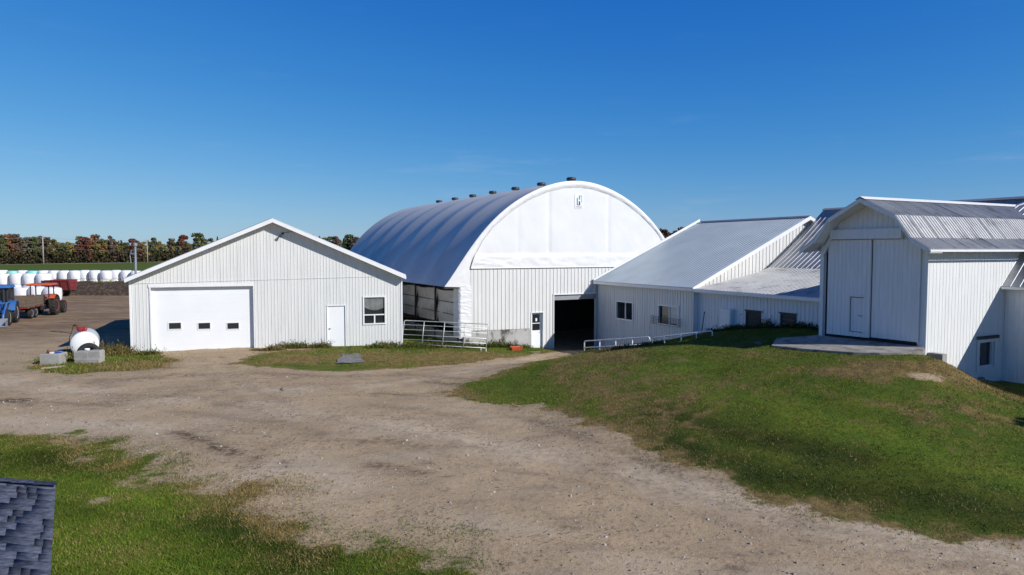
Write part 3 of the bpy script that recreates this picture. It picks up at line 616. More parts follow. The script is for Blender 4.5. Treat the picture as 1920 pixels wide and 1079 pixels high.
# entry door
mb = MB(); frame_bars(hf, HD0, HD1, -1.0, HDZ1, .05, -.22, .035, mb); mb.build('entry_frame', M['trim'], hoop)
dz0 = HDZ0; dd0, dd1 = -.2, -.14; xa, xb = HD0 + .052, HD1 - .052; zg = dz0 + 1.05; zgm = zg + .42
mb = MB(); mb.box(hf, xa, xb, dd0, dd1, dz0, zg); mb.box(hf, xa, xa + .12, dd0, dd1, zg, HDZ1 - .052); mb.box(hf, xb - .12, xb, dd0, dd1, zg, HDZ1 - .052)
mb.box(hf, xa + .12, xb - .12, dd0, dd1, HDZ1 - .16, HDZ1 - .052); mb.box(hf, xa + .12, xb - .12, dd0, dd1, zgm - .02, zgm + .02)
mb.box(hf, xa + .1, xb - .1, dd1, dd1 + .012, dz0 + .12, dz0 + .85); hd = mb.build('entry_door', M['door'], hoop)
for (s, t) in ((zg, zgm - .02), (zgm + .02, HDZ1 - .16)):
    mb = MB(); mb.box(hf, xa + .12, xb - .12, -.18, -.17, s, t); mb.build('pane', M['glass'], hd)
mb = MB(); mb.box(hf, xa + .36, xa + .47, -.168, -.164, zgm + .12, zgm + .3); mb.build('door_notice', M['trim'], hd)
mb = MB(); mb.tube([hf(xb - .06, dd1, dz0 + .95), hf(xb - .06, dd1 + .05, dz0 + .95), hf(xb - .15, dd1 + .06, dz0 + .95)], .014); mb.build('handle', M['greysteel'], hd)
# wide opening: header, raised door, inside
mb = MB(); mb.box(hf, OP0, OP1, -.5, -.05, OPZ - .32, OPZ - .002); mb.build('opening_header', M['greysteel'], hoop)
mb = MB(); mb.box(hf, OP0 - .06, OP0 - .001, .029, .05, -1.6, OPZ); mb.box(hf, OP0 - .06, OP1, .029, .06, OPZ, OPZ + .07); mb.build('opening_trim', M['trim'], hoop)
mb = MB()
for k in range(6): mb.tube([W(20.0, 40.4, -.6 + k * .2), W(23.0, 40.9, -.6 + k * .2)], .03, 6)
for k in range(3): mb.tube([W(20.0 + 1.5 * k, 40.4 + .25 * k, -1.2), W(20.0 + 1.5 * k, 40.4 + .25 * k, .45)], .035, 6)
mb.build('pen_rail', M['maroon'], hoop)
mb = MB(); mb.box(lambda a, b, c: W(a, b, c), 15.2, 30.5, 35.75, 61.5, -1.35, -1.25); mb.build('barn_floor', M['soil'], hoop)  # floor colour holds the interior shade, so the opening stays black
mb = MB(); [mb.box(W, 19.2 + k * .3, 19.49 + k * .3, 43.0, 43.05 + .012 * (k % 2), -1.24, 4.6) for k in range(33)]; mb.build('added_partition', M['oldwood'], hoop)  # dark boards added out of sight to keep the interior black
mb = MB(); [mb.box(W, 29.9, 29.95 + .012 * (k % 2), 36.0 + k * .3, 36.29 + k * .3, -1.24, 5.2) for k in range(30)]; mb.build('added_lining', M['oldwood'], hoop)  # boards added on the right side to shut light out of the interior
# trusses (seen in the gap under the eaves)
mb = MB()
for k in range(1, 8):
    v = HV + BAY * k - .25; path = []
    for s in np.linspace(.03, .97, 26):
        t, z = outer(float(s)); nx, nz = onorm(float(s)); path.append(W(HU + t - nx * .28, v, z - nz * .28))
    mb.tube(path, .05, 6)
mb.build('truss_arch', M['steel'], hoop)
# side walls
for side in (0, 1):
    u0 = 15.35 if side == 0 else 30.3
    for k in range(8):
        v = HV + .75 + k * (HL - 1) / 7; MB().box(W, u0 - .12, u0 - .02, v - .06, v + .06, -1.6, 3.3).build('side_post', M['steel'], hoop)
        if k < 7:
            v1 = HV + .75 + (k + 1) * (HL - 1) / 7
            cur = MB().grid(lambda a, b: W(u0 + .04 + .05 * math.sin(b * 9 + a * 2) + .03 * math.sin(a * 14), v + .06 + (v1 - v - .12) * a, .62 + 2.0 * b + .03 * math.sin(a * 7)), 14, 14).build('side_curtain', M['curtain'], hoop, True)
            for zz_ in (.62, 1.25, 1.95): MB().box(W, u0 - .015, u0 - .003, v + .06, v1 - .06, zz_ - .02, zz_ + .02).build('curtain_rod', M['steel'], cur)
    MB().box(W, u0 - .1, u0 + .15, HV + .3, HV + HL, -2, .12).build('side_foundation', M['concrete'], hoop)
mb = MB(); ring = [W(HU + outer(s)[0] * .985, HV + HL - .1, outer(s)[1] - .12) for s in np.linspace(0, 1, 40)]
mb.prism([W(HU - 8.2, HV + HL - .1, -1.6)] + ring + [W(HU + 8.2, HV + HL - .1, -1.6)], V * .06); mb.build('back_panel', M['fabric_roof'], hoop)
# ridge ventilators
for px in (1054, 1001, 955, 913, 877, 846, 816):
    pass
vent_v = [HV + .85 + 3.69 * k for k in range(7)]
for v in vent_v:
    b = W(HU, v, 9.0)
    mb = MB(); mb.lathe(b, Z, [(0, .2), (.1, .18), (.2, .19), (.24, .22)], 20); vn = mb.build('ridge_vent', M['greysteel'], hoop, True)
    mb = MB(); mb.lathe(b + Z * .23, Z, [(0, .22), (.02, .29), (.15, .29), (.2, .23), (.22, .02)], 20); mb.build('vent_cap', M['steel'], vn, True)
# logo board on the gable
lx, lz = 22.835, 7.9
lf = lambda a, b, c: W(lx + a, HV - .034 - b, lz + c)
mb = MB(); mb.box(lf, -.30, .30, 0, .01, -.42, .42); lb = mb.build('logo_panel', M['door'], hoop)
mb = MB(); mb.box(lf, -.02, .20, .01, .016, .33, .37); mb.box(lf, -.02, .075, .01, .016, .12, .329); mb.box(lf, .165, .20, .01, .016, -.06, .329); mb.build('teal_hook', M['teal_logo'], lb)
mb = MB(); mb.box(lf, -.16, .075, .01, .016, -.22, -.18); mb.box(lf, -.16, -.10, .01, .016, -.179, .22); mb.box(lf, -.02, .075, .01, .016, -.179, .03); mb.build('dark_hook', M['dark_logo'], lb)
mb = MB(); x = -.24
for w in (.05, .03, .045, .06, .03, .05, .04, .06): mb.box(lf, x, x + w, .01, .014, -.335, -.285); x += w + .012
mb.build('logo_lettering', M['grey_logo'], lb); mb = MB(); x = -.16
for w in (.04, .03, .05, .03, .05, .03): mb.box(lf, x, x + w, .01, .014, -.385, -.365); x += w + .014
mb.build('logo_lettering', M['grey_logo'], lb)

# ------------------------------------------------------------------ ANNEX (white addition with a steep metal roof)
AU = 24.2; AV0, AV1 = 26.92, 35.40; AE = (23.88, 3.10); AR = (32.23, 6.85); AE2 = (40.6, 3.1); AVR = 26.58
annex = thing('barn_annex', 'white barn addition with a broad blue-grey metal roof between the arched barn and old barn', 'barn', W(AU, AV0, .3))
def arz(u): return lerp([AE, AR, AE2], u)
af = lambda a, d, z: W(AU - d, a, z)
W1 = (31.82, 33.43, .99, 1.98); W2 = (27.98, 29.56, 1.05, 2.02)
W1 = (31.85, 33.40, .99, 1.98)
siding(af, [(AV0, 2.98), (AV1, 2.98)], [(AV0, -1.9), (AV1, -1.9)], [W1, W2], sp=.21, rw=.034, rd=.024, jit=.2).build('front_wall', M['siding'], annex)
siding(lambda a, d, z: W(a, AV0 - d, z), [(AU, arz(AU) - .1), (AR[0], AR[1] - .1), (40.2, arz(40.2) - .1)], [(AU, 1), (40.2, 1)], sp=.25, rw=.036, rd=.026).build('gable_wall', M['siding'], annex)
siding(lambda a, d, z: W(a, AV1 + d, z), [(31.2, arz(31.2) - .1), (AR[0], AR[1] - .1), (40.2, arz(40.2) - .1)], [(31.2, -1), (40.2, -1)], sp=.25).build('back_gable', M['siding'], annex)
siding(lambda a, d, z: W(40.2 + d, a, z), [(AV0, 3.1), (AV1, 3.1)], [(AV0, -1), (AV1, -1)], sp=.25).build('rear_wall', M['siding'], annex)
mb = MB(); roofplane(mb, W(AE[0], AVR, AE[1]), W(AE[0], AV1 - .02, AE[1]), W(AR[0], AV1 - .02, AR[1]), W(AR[0], AVR, AR[1]), sp=.23, rw=.05, rh=.022)
roofplane(mb, W(AE2[0], AVR, AE2[1]), W(AE2[0], AV1 - .02, AE2[1]), W(AR[0], AV1 - .02, AR[1]), W(AR[0], AVR, AR[1]), sp=.23); 
mb.build('roof', M['galv'], annex)
mb = MB(); mb.prism([W(AR[0] - .22, AVR - .03, AR[1] - .06), W(AR[0], AVR - .03, AR[1] + .05), W(AR[0] + .22, AVR - .03, AR[1] - .06), W(AR[0], AVR - .03, AR[1] + .03)], V * (AV1 - AVR)); mb.build('ridge_cap', M['roof_dark'], annex)
mb = MB()
for (a, b) in ((AE, AR), (AR, AE2)):
    mb.prism([W(a[0], AVR, a[1] + .02), W(b[0], AVR, b[1] + .02), W(b[0], AVR, b[1] - .19), W(a[0], AVR, a[1] - .17)], -V * .03)
mb.build('rake_fascia', M['trim'], annex)
mb = MB()
for (a, b) in ((AE, AR), (AR, AE2)):
    mb.hexa([W(a[0], AVR, a[1] - .15), W(b[0], AVR, b[1] - .15), W(b[0], AV0 - .03, b[1] - .15), W(a[0], AV0 - .03, a[1] - .15)], [W(a[0], AVR, a[1] - .13), W(b[0], AVR, b[1] - .13), W(b[0], AV0 - .03, b[1] - .13), W(a[0], AV0 - .03, a[1] - .13)])
mb.box(W, AE[0] + .02, AU - .03, AVR, AV1, 2.98, 3.0); mb.build('soffit', M['trim'], annex)
mb = MB(); mb.box(W, AE[0] - .03, AE[0] - .002, AVR, AV1, AE[1] - .17, AE[1] - .02); mb.build('eave_fascia', M['trim'], annex)
mb = MB(); mb.prism([W(AE[0] - .05, AV1 - .12, AE[1] + .03), W(AR[0], AV1 - .12, AR[1] + .03), W(AR[0], AV1 - .12, AR[1] + .20), W(AE[0] - .05, AV1 - .12, AE[1] + .12)], V * .06)
mb.build('roof_flashing', M['trim'], annex)
for (x0, x1, z0, z1), rack in ((W1, 0), (W2, 1)):
    mb = frame_bars(af, x0 - .05, x1 + .05, z0 - .06, z1 + .05, .07, .026, .05); xm = (x0 + x1) / 2
    mb.box(af, xm - .03, xm + .03, -.08, -.03, z0, z1); mb.box(af, x0 - .08, x1 + .08, .05, .08, z0 - .075, z0 - .045); w = mb.build('window', M['trim'], annex)
    for (p, q) in ((x0, xm - .03), (xm + .03, x1)):
        mb = MB(); mb.box(af, p, q, -.09, -.08, z0, z1); mb.build('pane', M['glass'], w)
    if rack:
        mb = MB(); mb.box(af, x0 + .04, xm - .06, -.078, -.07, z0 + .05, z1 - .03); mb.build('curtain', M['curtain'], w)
        mb = MB()
        for k in range(6): mb.tube([af(x0 - .35, .09 + .0 * k, z0 - .02 + k * .08), af(x0 - .35, .3, z0 - .02 + k * .08), af(x1 + .3, .3, z0 - .02 + k * .08), af(x1 + .3, .09, z0 - .02 + k * .08)], .008, 5)
        for k in range(12): mb.tube([af(x0 - .35 + (x1 - x0 + .65) * k / 11, .302, z0 - .03), af(x0 - .35 + (x1 - x0 + .65) * k / 11, .302, z0 + .4)], .007, 5)
        mb.build('wire_basket', M['steel'], w)

# ------------------------------------------------------------------ OLD BARN
barn = thing('old_barn', 'old white wooden barn with gambrel entry, tall sliding doors and streaked metal roofs', 'barn', W(22.64, 16, 1.8))
BU = 22.64; BV0, BV1 = 14.0, 18.15; BC = 16.03
prof = [(-2.5, 5.03), (-1.86, 5.40), (-1.29, 6.16), (0, 6.81), (1.29, 6.16), (1.86, 5.40), (2.5, 5.03)]
PR = [(BC + a, z) for a, z in prof]
bf = lambda a, d, z: W(BU - d, a, z)
btop = [(BV0, lerp(PR, BV0) - .07)] + [(a, z - .07) for a, z in PR[1:-1]] + [(BV1, lerp(PR, BV1) - .07)]
btop[1:1] = []
btop = sorted(btop)
siding(bf, btop, [(BV0, .3), (BV1, .3)], [(14.3, 17.86, 1.6, 5.34)], sp=.19, rw=.02, rd=.014, reveal=.1, jit=.15).build('entry_wall', M['barnwood'], barn)
bs = lambda a, d, z: W(a, BV0 - d, z)
BW = (25.68, 26.62, .84, 1.80)
siding(bs, [(BU, lerp(PR, BV0) - .07), (29.5, lerp(PR, BV0) - .07)], [(BU, -.5), (29.5, -.5)], [BW], sp=.185, rw=.012, rd=.006, jit=.12).build('entry_side', M['barnwood'], barn)
siding(lambda a, d, z: W(a, BV1 + d, z), [(BU, lerp(PR, BV1) - .07), (29.5, lerp(PR, BV1) - .07)], [(BU, -.5), (29.5, -.5)], sp=.19, rw=.02, rd=.014).build('entry_far_side', M['barnwood'], barn)
mb = MB(); RU0, RU1 = 21.94, 31.9
for (a, b) in zip(PR, PR[1:]):
    lo, hi = (a, b) if a[1] < b[1] else (b, a)
    roofplane(mb, W(RU0, lo[0], lo[1]), W(RU1, lo[0], lo[1]), W(RU1, hi[0], hi[1]), W(RU0, hi[0], hi[1]), sp=.155, rw=.04, rh=.02, th=.03)
er = mb.build('entry_roof', M['galv_worn'], barn)
mb = MB(); random.seed(3)
for u in (22.6, 23.42, 24.2, 25.05, 25.8, 26.65, 27.4, 28.3):
    for (a, b) in zip(PR[:4], PR[1:4]):
        n = Vector((-(b[1] - a[1]), 0, (b[0] - a[0]))).normalized()
        mb.prism([W(u, a[0], a[1] + .024), W(u + .035, a[0], a[1] + .024), W(u + .035, a[0], a[1] + .036), W(u, a[0], a[1] + .036)], W(0, b[0] - a[0], b[1] - a[1]))
mb.build('sheet_lap', M['roof_dark'], er)
mb = MB(); mb.prism([W(RU0 - .02, BC - .2, 6.76), W(RU0 - .02, BC, 6.87), W(RU0 - .02, BC + .2, 6.76), W(RU0 - .02, BC, 6.84)], U * (RU1 - RU0)); mb.build('ridge_cap', M['trim'], er)
mb = MB(); mb.box(W, RU0, RU1, PR[0][0] - .03, PR[0][0] - .005, 4.94, 5.01); mb.box(W, RU0, RU1, PR[-1][0] + .005, PR[-1][0] + .03, 4.94, 5.01); mb.build('eave_trim', M['trim'], er)
mb = MB()
for (a, b) in zip(PR, PR[1:]):
    mb.prism([W(RU0 - .002, a[0], a[1] - .032), W(RU0 - .002, b[0], b[1] - .032), W(RU0 - .002, b[0], b[1] - .17), W(RU0 - .002, a[0], a[1] - .13)], U * .04)
    mb.prism([W(RU0 + .05, a[0], a[1] - .10), W(RU0 + .05, b[0], b[1] - .10), W(RU0 + .05, b[0], b[1] - .13), W(RU0 + .05, a[0], a[1] - .13)], U * (BU - RU0 - .08))
mb.build('overhang_boards', M['barnwood'], barn)
# sliding doors
DZ0, DZ1 = 1.90, 5.36
PD = (16.24, 16.80, 2.02, 3.30)
mb = siding(lambda a, d, z: bf(a, .09 + d, z), [(16.06, DZ1), (17.74, DZ1)], [(16.06, DZ0 - .03), (17.74, DZ0 - .06)], [PD], sp=.165, rw=.018, rd=.012, reveal=.05)
mb.box(bf, 15.98, 16.06, .05, .13, DZ0 - .02, DZ1); dL = mb.build('sliding_door', M['barnwood'], barn)
mb = siding(lambda a, d, z: bf(a, .03 + d, z), [(PD[0] + .02, PD[3] - .03), (PD[1] - .02, PD[3] - .03)], [(PD[0] + .02, PD[2] + .02), (PD[1] - .02, PD[2] + .02)], sp=.16, rw=.016, rd=.01)
mb.box(bf, PD[0] - .02, PD[1] + .06, .103, .12, PD[3] + .02, PD[3] + .06); mb.build('passage_door', M['barnwood'], dL)
mb = MB(); mb.box(bf, PD[0] + .005, PD[1] - .005, -.02, .02, PD[2] + .005, PD[3] - .005); mb.build('passage_shade', M['dark'], dL)  # black box painting the shade behind the small door
mb = MB(); mb.tube([bf(PD[0] + .08, .04, 2.62), bf(PD[0] + .08, .10, 2.62), bf(PD[0] + .19, .11, 2.64)], .014); mb.build('handle', M['greysteel'], dL)
mb = siding(lambda a, d, z: bf(a, .06 + d, z), [(14.26, DZ1), (15.94, DZ1)], [(14.26, DZ0 + .02), (15.94, DZ0)], sp=.165, rw=.018, rd=.012, ph=.08); mb.box(bf, 14.22, 14.26, .03, .075, DZ0, DZ1); mb.build('sliding_door', M['barnwood'], barn)
mb = MB(); mb.box(bf, 14.83, 17.61, .08, .22, 5.39, 5.72); mb.box(bf, 14.78, 17.66, .22, .235, 5.70, 5.74)
mb.build('door_track_cover', M['barnwood'], barn)
mb = MB(); mb.box(bf, 14.3, 17.86, -.1, .03, 1.3, DZ0 + .0); mb.box(bf, 17.75, 17.86, .0, .04, 1.6, 4.9); mb.box(bf, 15.94, 15.98, .0, .05, 1.8, 5.34); mb.box(bf, 14.3, 17.86, -.3, -.1, 1.6, 5.34); mb.build('gap_shade', M['dark'], barn)  # black boxes paint the shade under, between and behind the doors
mb = MB(); mb.prism([bf(17.95, .03, 4.75), bf(18.1, .03, 4.75), bf(17.65, .03, 5.55), bf(17.5, .03, 5.55)], -U * .1); mb.box(bf, 17.93, 18.08, .025, .1, 1.7, 4.75); mb.build('corner_brace', M['barnwood'], barn)
mb = frame_bars(bs, BW[0] - .12, BW[1] + .12, BW[2] - .14, BW[3] + .06, .12, .018, .05); mb2 = frame_bars(bs, BW[0], BW[1], BW[2], BW[3], .06, -.1, -.03, mb); w = mb.build('window', M['barnwood'], barn)
mb = MB(); mb.box(bs, BW[0], BW[1], -.12, -.1, BW[2], BW[3]); mb.build('pane', M['glass'], w)
mb = MB(); mb.box(bs, BW[0] - .16, BW[1] + .18, .02, .09, BW[3] + .062, BW[3] + .17); mb.build('lintel', M['oldwood'], w)
# low wing left of the entry
LF = lambda a, d, z: W(AU - d, a, z)
LW = [(22.49, 23.33, 1.25, 2.18), (20.54, 21.35, 1.25, 2.22)]
siding(LF, [(18.2, 2.93), (AV0 - .01, 2.93)], [(18.2, -.5), (AV0 - .01, -.5)], LW, sp=.2, rw=.022, rd=.016, jit=.1).build('wing_wall', M['barnwood'], barn)
for k, (x0, x1, z0, z1) in enumerate(LW):
    mb = frame_bars(LF, x0 - .02, x1 + .02, z0, z1 + .02, .06, -.05, .04); mb.box(LF, x0 - .06, x1 + .06, .03, .07, z1 + .021, z1 + .08)
    sh = mb.build('shuttered_opening', M['oldwood'], barn)
    mb = MB(); n = 5
    for i in range(n):
        if k == 0: mb.box(LF, x0 + .04 + (x1 - x0 - .08) * i / n, x0 + .04 + (x1 - x0 - .08) * (i + .93) / n, -.04, -.01 - .008 * (i % 2), z0, z1 - .04)
        else: mb.box(LF, x0 + .04, x1 - .04, -.04, -.01 - .008 * (i % 2), z0 + (z1 - z0 - .04) * i / n, z0 + (z1 - z0 - .04) * (i + .93) / n)
    mb.build('shutter_boards', M['oldwood'], sh)
lprof = [(23.9, 3.06), (27.0, 3.58), (28.3, 3.82), (29.1, 4.06), (30.1, 4.72), (31.4, 5.68), (33.3, 7.24)]
rprof = [(26.93, 3.70), (27.35, 4.12), (27.85, 4.62), (28.4, 5.14), (28.95, 5.60), (31.4, 6.80), (33.3, 7.24)]
LV0, LV1 = 16.1, 26.56
mb = MB()
for (a, b) in zip(lprof[:3], lprof[1:4]): roofplane(mb, W(a[0], LV0, a[1]), W(a[0], LV1, a[1]), W(b[0], LV1, b[1]), W(b[0], LV0, b[1]), sp=.22, rw=.06, rh=.02, th=.03)
mb.build('wing_roof', M['galv_worn'], barn)
mb = MB()
for (a, b) in zip(lprof[3:], lprof[4:]): roofplane(mb, W(a[0], LV0, a[1]), W(a[0], LV1, a[1]), W(b[0], LV1, b[1]), W(b[0], LV0, b[1]), sp=.30, rw=.055, rh=.02, th=.03)
for (a, b) in zip(rprof, rprof[1:]): roofplane(mb, W(a[0], 2, a[1]), W(a[0], 16.0, a[1]), W(b[0], 16.0, b[1]), W(b[0], 2, b[1]), sp=.30, rw=.055, rh=.02, th=.03)
roofplane(mb, W(39.8, 2, 3.4), W(39.8, LV1, 3.4), W(33.3, LV1, 7.22), W(33.3, 2, 7.22), sp=.3, rw=.055, rh=.02)
mb.prism([W(33.1, 2, 7.2), W(33.3, 2, 7.31), W(33.5, 2, 7.2)], V * (LV1 - 2)); mb.build('main_roof', M['galv_old'], barn)
mb = MB(); mb.box(W, 23.86, 23.895, LV0, LV1 - .02, 2.90, 3.05); mb.box(W, 23.895, AU - .03, BV1, LV1 - .05, 2.925, 2.945); mb.build('wing_fascia', M['trim'], barn)
mb = MB(); mb.box(W, 26.89, 26.925, 2, 13.97, 3.60, 3.69); mb.build('main_eave_trim', M['trim'], barn)
siding(lambda a, d, z: W(27.2 - d, a, z), [(2, 3.75), (13.98, 3.75)], [(2, -.6), (13.98, -.6)], sp=.19, rw=.02, rd=.014).build('main_wall', M['barnwood'], barn)
siding(lambda a, d, z: W(a, LV1 + d - .02, z), [(x, z - .08) for x, z in lprof if x > AU - .4] + [(39.6, 3.4)], [(23, .5), (39.6, .5)], sp=.3).build('end_wall', M['barnwood'], barn)
siding(lambda a, d, z: W(a, 2.2 - d, z), [(27.2, 3.8), (28.95, 5.5), (33.3, 7.1), (39.6, 3.4)], [(27.2, -.6), (39.6, -.6)], sp=.3).build('end_wall', M['barnwood'], barn)
mb = MB(); mb.box(W, 22.75, 23.0, 13.5, 13.98, -.2, 1.60); mb.box(W, 22.72, 23.05, 13.42, 13.5, -.2, 1.25); mb.build('entry_footing', M['concrete'], barn)
# meter cabinet on the wing wall
mc = thing('meter_cabinet', 'pale grey electric meter cabinet mounted on the shaded low barn wall', 'cabinet', W(AU - .1, 24.45, 1.4))
mf = lambda a, b, c: LF(24.1 + a, .03 + b, 1.38 + c)
mb = MB(); mb.box(mf, 0, .68, 0, .2, 0, .78); mb.box(mf, -.02, .7, 0, .22, .78, .82); bx = mb.build('cabinet_body', M['greysteel'] if False else M['trim'], mc)
mb = MB(); mb.box(mf, .04, .64, .2, .215, .05, .73); mb.build('cabinet_door', M['trim'], mc)
mb = MB(); mb.tube([mf(.3, .1, 0), mf(.3, .1, -.6)], .03, 8); mb.build('conduit', M['greysteel'], mc)
# concrete apron in front of the sliding doors
mb = MB(); n = len(APRON); mb.add([p - Z * .6 for p in APRON] + list(APRON), [tuple(range(n))[::-1]] + [(i, (i + 1) % n, n + (i + 1) % n, n + i) for i in range(n)] + [(n + 9, n + i, n + i + 1) for i in list(range(0, 8))] + [(n + 9, n + 10, n)])
tag(mb.build('concrete_apron', M['apron']), 'worn grey concrete slab in front of the tall sliding barn doors', 'slab')
# ------------------------------------------------------------------ tubular gates
def tube_gate(name, label, P, Q, R_, rails, posts, r=.022, group=None, skew_low=None, feet=(), gm_='gate'):
    """P low-left, Q low-right, R_ height vector; rails: fractions of the height; posts: fractions of the length"""
    P, Q, R_ = Vector(P), Vector(Q), Vector(R_); t = thing(name, label, 'gate', P, group)
    c = .09; X = Q - P; ln = X.length
    def pt(a, b): return P + X * a + R_ * b
    e = c / ln; q = c / R_.length
    path = [pt(0, 0), pt(0, 1 - q), pt(e * .3, 1 - q * .3), pt(e, 1), pt(1 - e, 1), pt(1 - e * .3, 1 - q * .3), pt(1, 1 - q), pt(1, 0)]
    MB().tube(path, r, 8).build('outer_frame', M[gm_], t, True)
    for b in rails: MB().tube([pt(.004, b), pt(.5, b), pt(.996, b)], r * .8, 8).build('rail', M[gm_], t, True)
    n = (X.cross(R_)).normalized()
    for a in posts: MB().tube([pt(a, .02) + n * .03, pt(a, .98) + n * .03], r * .8, 8).build('brace', M[gm_], t, True)
    for a, L in feet: MB().tube([pt(a, 0), pt(a, 0) - Z * L], r * .8, 8).build('foot', M['gate'], t, True)
    return t
gl0, gl1 = at(753.5, 645, 38.15), at(911.5, 653.5, 37.0); gtop0, gtop1 = at(758.5, 598.5, 38.25), at(915.5, 611, 37.2)
Rg = ((gtop0 - gl0) + (gtop1 - gl1)) / 2
tube_gate('tube_gate', 'six-bar galvanised gate leaning between the garage corner and the arched barn', gl0, gl1, Rg, (0.01, .2, .40, .62, .82), (.245, .49, .735), .026, feet=((.055, .30), (.94, .26), (.999, .34)))
a0, a1 = at(1095.5, 665, 36.9), at(1218, 643, 33.4)
tube_gate('tube_gate', 'white three-bar gate standing at the edge of the earth ramp beside the dark opening', a0 + Z * .02, a1 - Z * .42, Vector((.0, .0, .70)), (.5, .16), (.26, .51, .76), .034, gm_='trim')
b0, b1 = at(1222.5, 634, 33.3), at(1336, 620.5, 31.4)
t = tube_gate('tube_gate', 'white gate half sunk in the grass below the annex windows', b0 - Z * .6, b1 - Z * .6, Vector((0, 0, .60)), (.35,), (.22, .5, .75), .034, gm_='trim')
mb = MB(); mb.tube([at(1315, 626, 33.0), at(1321, 586, 33.1)], .022, 8); mb.lathe(at(1321, 586, 33.1) - Z * .02, Z, [(0, .022), (.03, .04), (.05, .02)], 8)
tag(mb.build('leaning_rod', M['steel'], None, True), 'thin dark rod leaning against the shaded wall next to the meter cabinet', 'rod')

# ------------------------------------------------------------------ fuel tank, tyre, blocks
tc = at(158.5, 646, 32.2); tdir = Vector((-.50, .866, 0)).normalized()
tank = thing('fuel_tank', 'white cylindrical fuel tank lying on concrete blocks left of the garage', 'tank', tc)
R_t = .59
MB().lathe(tc, tdir, [(-.16, .05), (-.145, .25), (-.11, .42), (-.05, .56), (0, R_t), (.02, R_t), (1.9, R_t), (1.95, .56), (2.05, .2)], 40).build('tank_shell', M['tank'], tank, True)
pb_ = at(152, 622, 32.5); pr_ = lambda a, b, c: pb_ + Vector((a, b, c)) * .8
mb = MB(); mb.box(pr_, -.13, .15, -.12, .12, .02, .28); mb.lathe(pr_(.0, -.12, .16), Vector((0, -1, 0)), [(0, .12), (.05, .12), (.07, .05)], 16); mb.lathe(pr_(.15, 0, .15), Vector((1, 0, 0)), [(0, .1), (.12, .1), (.16, .04)], 16); mb.tube([pr_(0, 0, -.1), pr_(0, 0, .05)], .05)
mb.build('pump', M['redpump'], tank, False)
mb = MB(); mb.tube([pr_(-.13, 0, .2), pr_(-.3, -.02, .33), pr_(-.42, -.05, .34), pr_(-.45, -.1, .1), pr_(-.47, -.35, -.3), pr_(-.44, -.45, -.8)], .018, 6)
for k, dx in ((0, 0), (1, .09)):
    mb.tube([pr_(.08 + dx, -.1, .05), pr_(.10 + dx, -.5, -.18), pr_(.06 + dx, -.56, -.45), pr_(-.06 + dx, -.58, -.75), pr_(-.2 + dx, -.58, -1.0)], .016, 6)
mb.build('hose', M['rubber'], tank, True)
mb = MB(); mb.tube([pr_(-.42, -.05, .36), pr_(-.28, -.05, .42), pr_(-.15, -.05, .34)], .03, 6); mb.build('nozzle', M['maroon'], tank, True)
mb = MB()
for k in (.25, 1.5):
    c = tc + tdir * k - Z * (R_t + .02); mb.box(lambda a, b, d: c + Vector((a, b, d)), -.55, .55, -.1, .1, -.4, .06)
mb.build('cradle', M['concrete'], tank)
ty = at(166, 663, 31.35); ta = Vector((.28, -.92, .28)).normalized()
tyre = thing('scrap_tyre', 'worn black tyre leaning against the end of the white tank', 'tyre', ty)
MB().lathe(ty, ta, [(-.1, .27), (-.12, .36), (-.1, .45), (-.04, .48), (.04, .48), (.1, .45), (.12, .36), (.1, .27), (.06, .25), (-.06, .25), (-.1, .27)], 36).build('tyre_carcass', M['rubber'], tyre, True)
bk = at(163.5, 657.5, 31.05); mb = MB(); mb.lathe(bk - Z * .13, Z, [(0, .09), (.2, .115), (.22, .11), (.215, .09), (.02, .07)], 18)
tag(mb.build('plastic_pail', M['door'], None, True), 'small white pail standing in front of the leaning tyre', 'pail')
def block(name, label, px0, px1, py_top, py_bot, Y, depth, m=M['concrete'], rz=.12, group=None):
    A, B = at(px0, py_bot, Y), at(px1, py_bot, Y); T = at(px0, py_top, Y); w = (B - A).length; h = T.z - A.z
    t = bpy.data.objects.new('x', None); bpy.data.objects.remove(t)
    c, s = math.cos(rz), math.sin(rz); o = A
    fr = lambda a, b, z: o + Vector((a * c - b * s, a * s + b * c, z))
    mb = MB(); ch = .025
    ringb = [(0, 0), (w, 0), (w, depth), (0, depth)]
    def lay(z, i): return [fr(a + (i if a == 0 else -i), b + (i if b == 0 else -i), z) for a, b in ringb]
    L = [lay(-.1, 0), lay(h - ch, 0), lay(h, ch)]
    k = len(mb.v)
    for l in L: mb.v += [tuple(p) for p in l]
    mb.f.append((3, 2, 1, 0))
    for i in range(2):
        for j in range(4): mb.f.append((4 * i + j, 4 * i + (j + 1) % 4, 4 * i + 4 + (j + 1) % 4, 4 * i + 4 + j))
    mb.f.append((8, 9, 10, 11))
    return tag(mb.build(name, m), label, 'block', group), fr, w, h
b1_, frb, wb_, hb_ = block('concrete_block', 'pale concrete block with small litter on top, left of the white tank', 75, 108, 665, 687, 29.9, .75)
fb = lambda a, b, z: frb(a, b, hb_ + z)
mb = MB(); mb.lathe(fb(.5, .28, .05), Vector((1, .3, .05)), [(0, .03), (.02, .05), (.2, .055), (.24, .02), (.3, .02)], 12); tag(mb.build('plastic_bottle', M['bluelid'], None, True), 'blue plastic bottle lying on the left concrete block', 'bottle')
mb = MB(); mb.lathe(fb(.2, .3, .0), Z, [(0, .05), (.14, .05), (.15, .045)], 12); tag(mb.build('drink_can', M['maroon'], None, True), 'dark red can standing on the left concrete block', 'can')
mb = MB(); mb.box(fb, .3, .42, .2, .34, .0, .06); tag(mb.build('paper_box', M['trim']), 'small white box between the can and the bottle on the left block', 'box')
block('concrete_block', 'long low concrete block under two smaller ones in front of the tank', 140, 184, 673.4, 684, 30.3, .5, rz=.05)
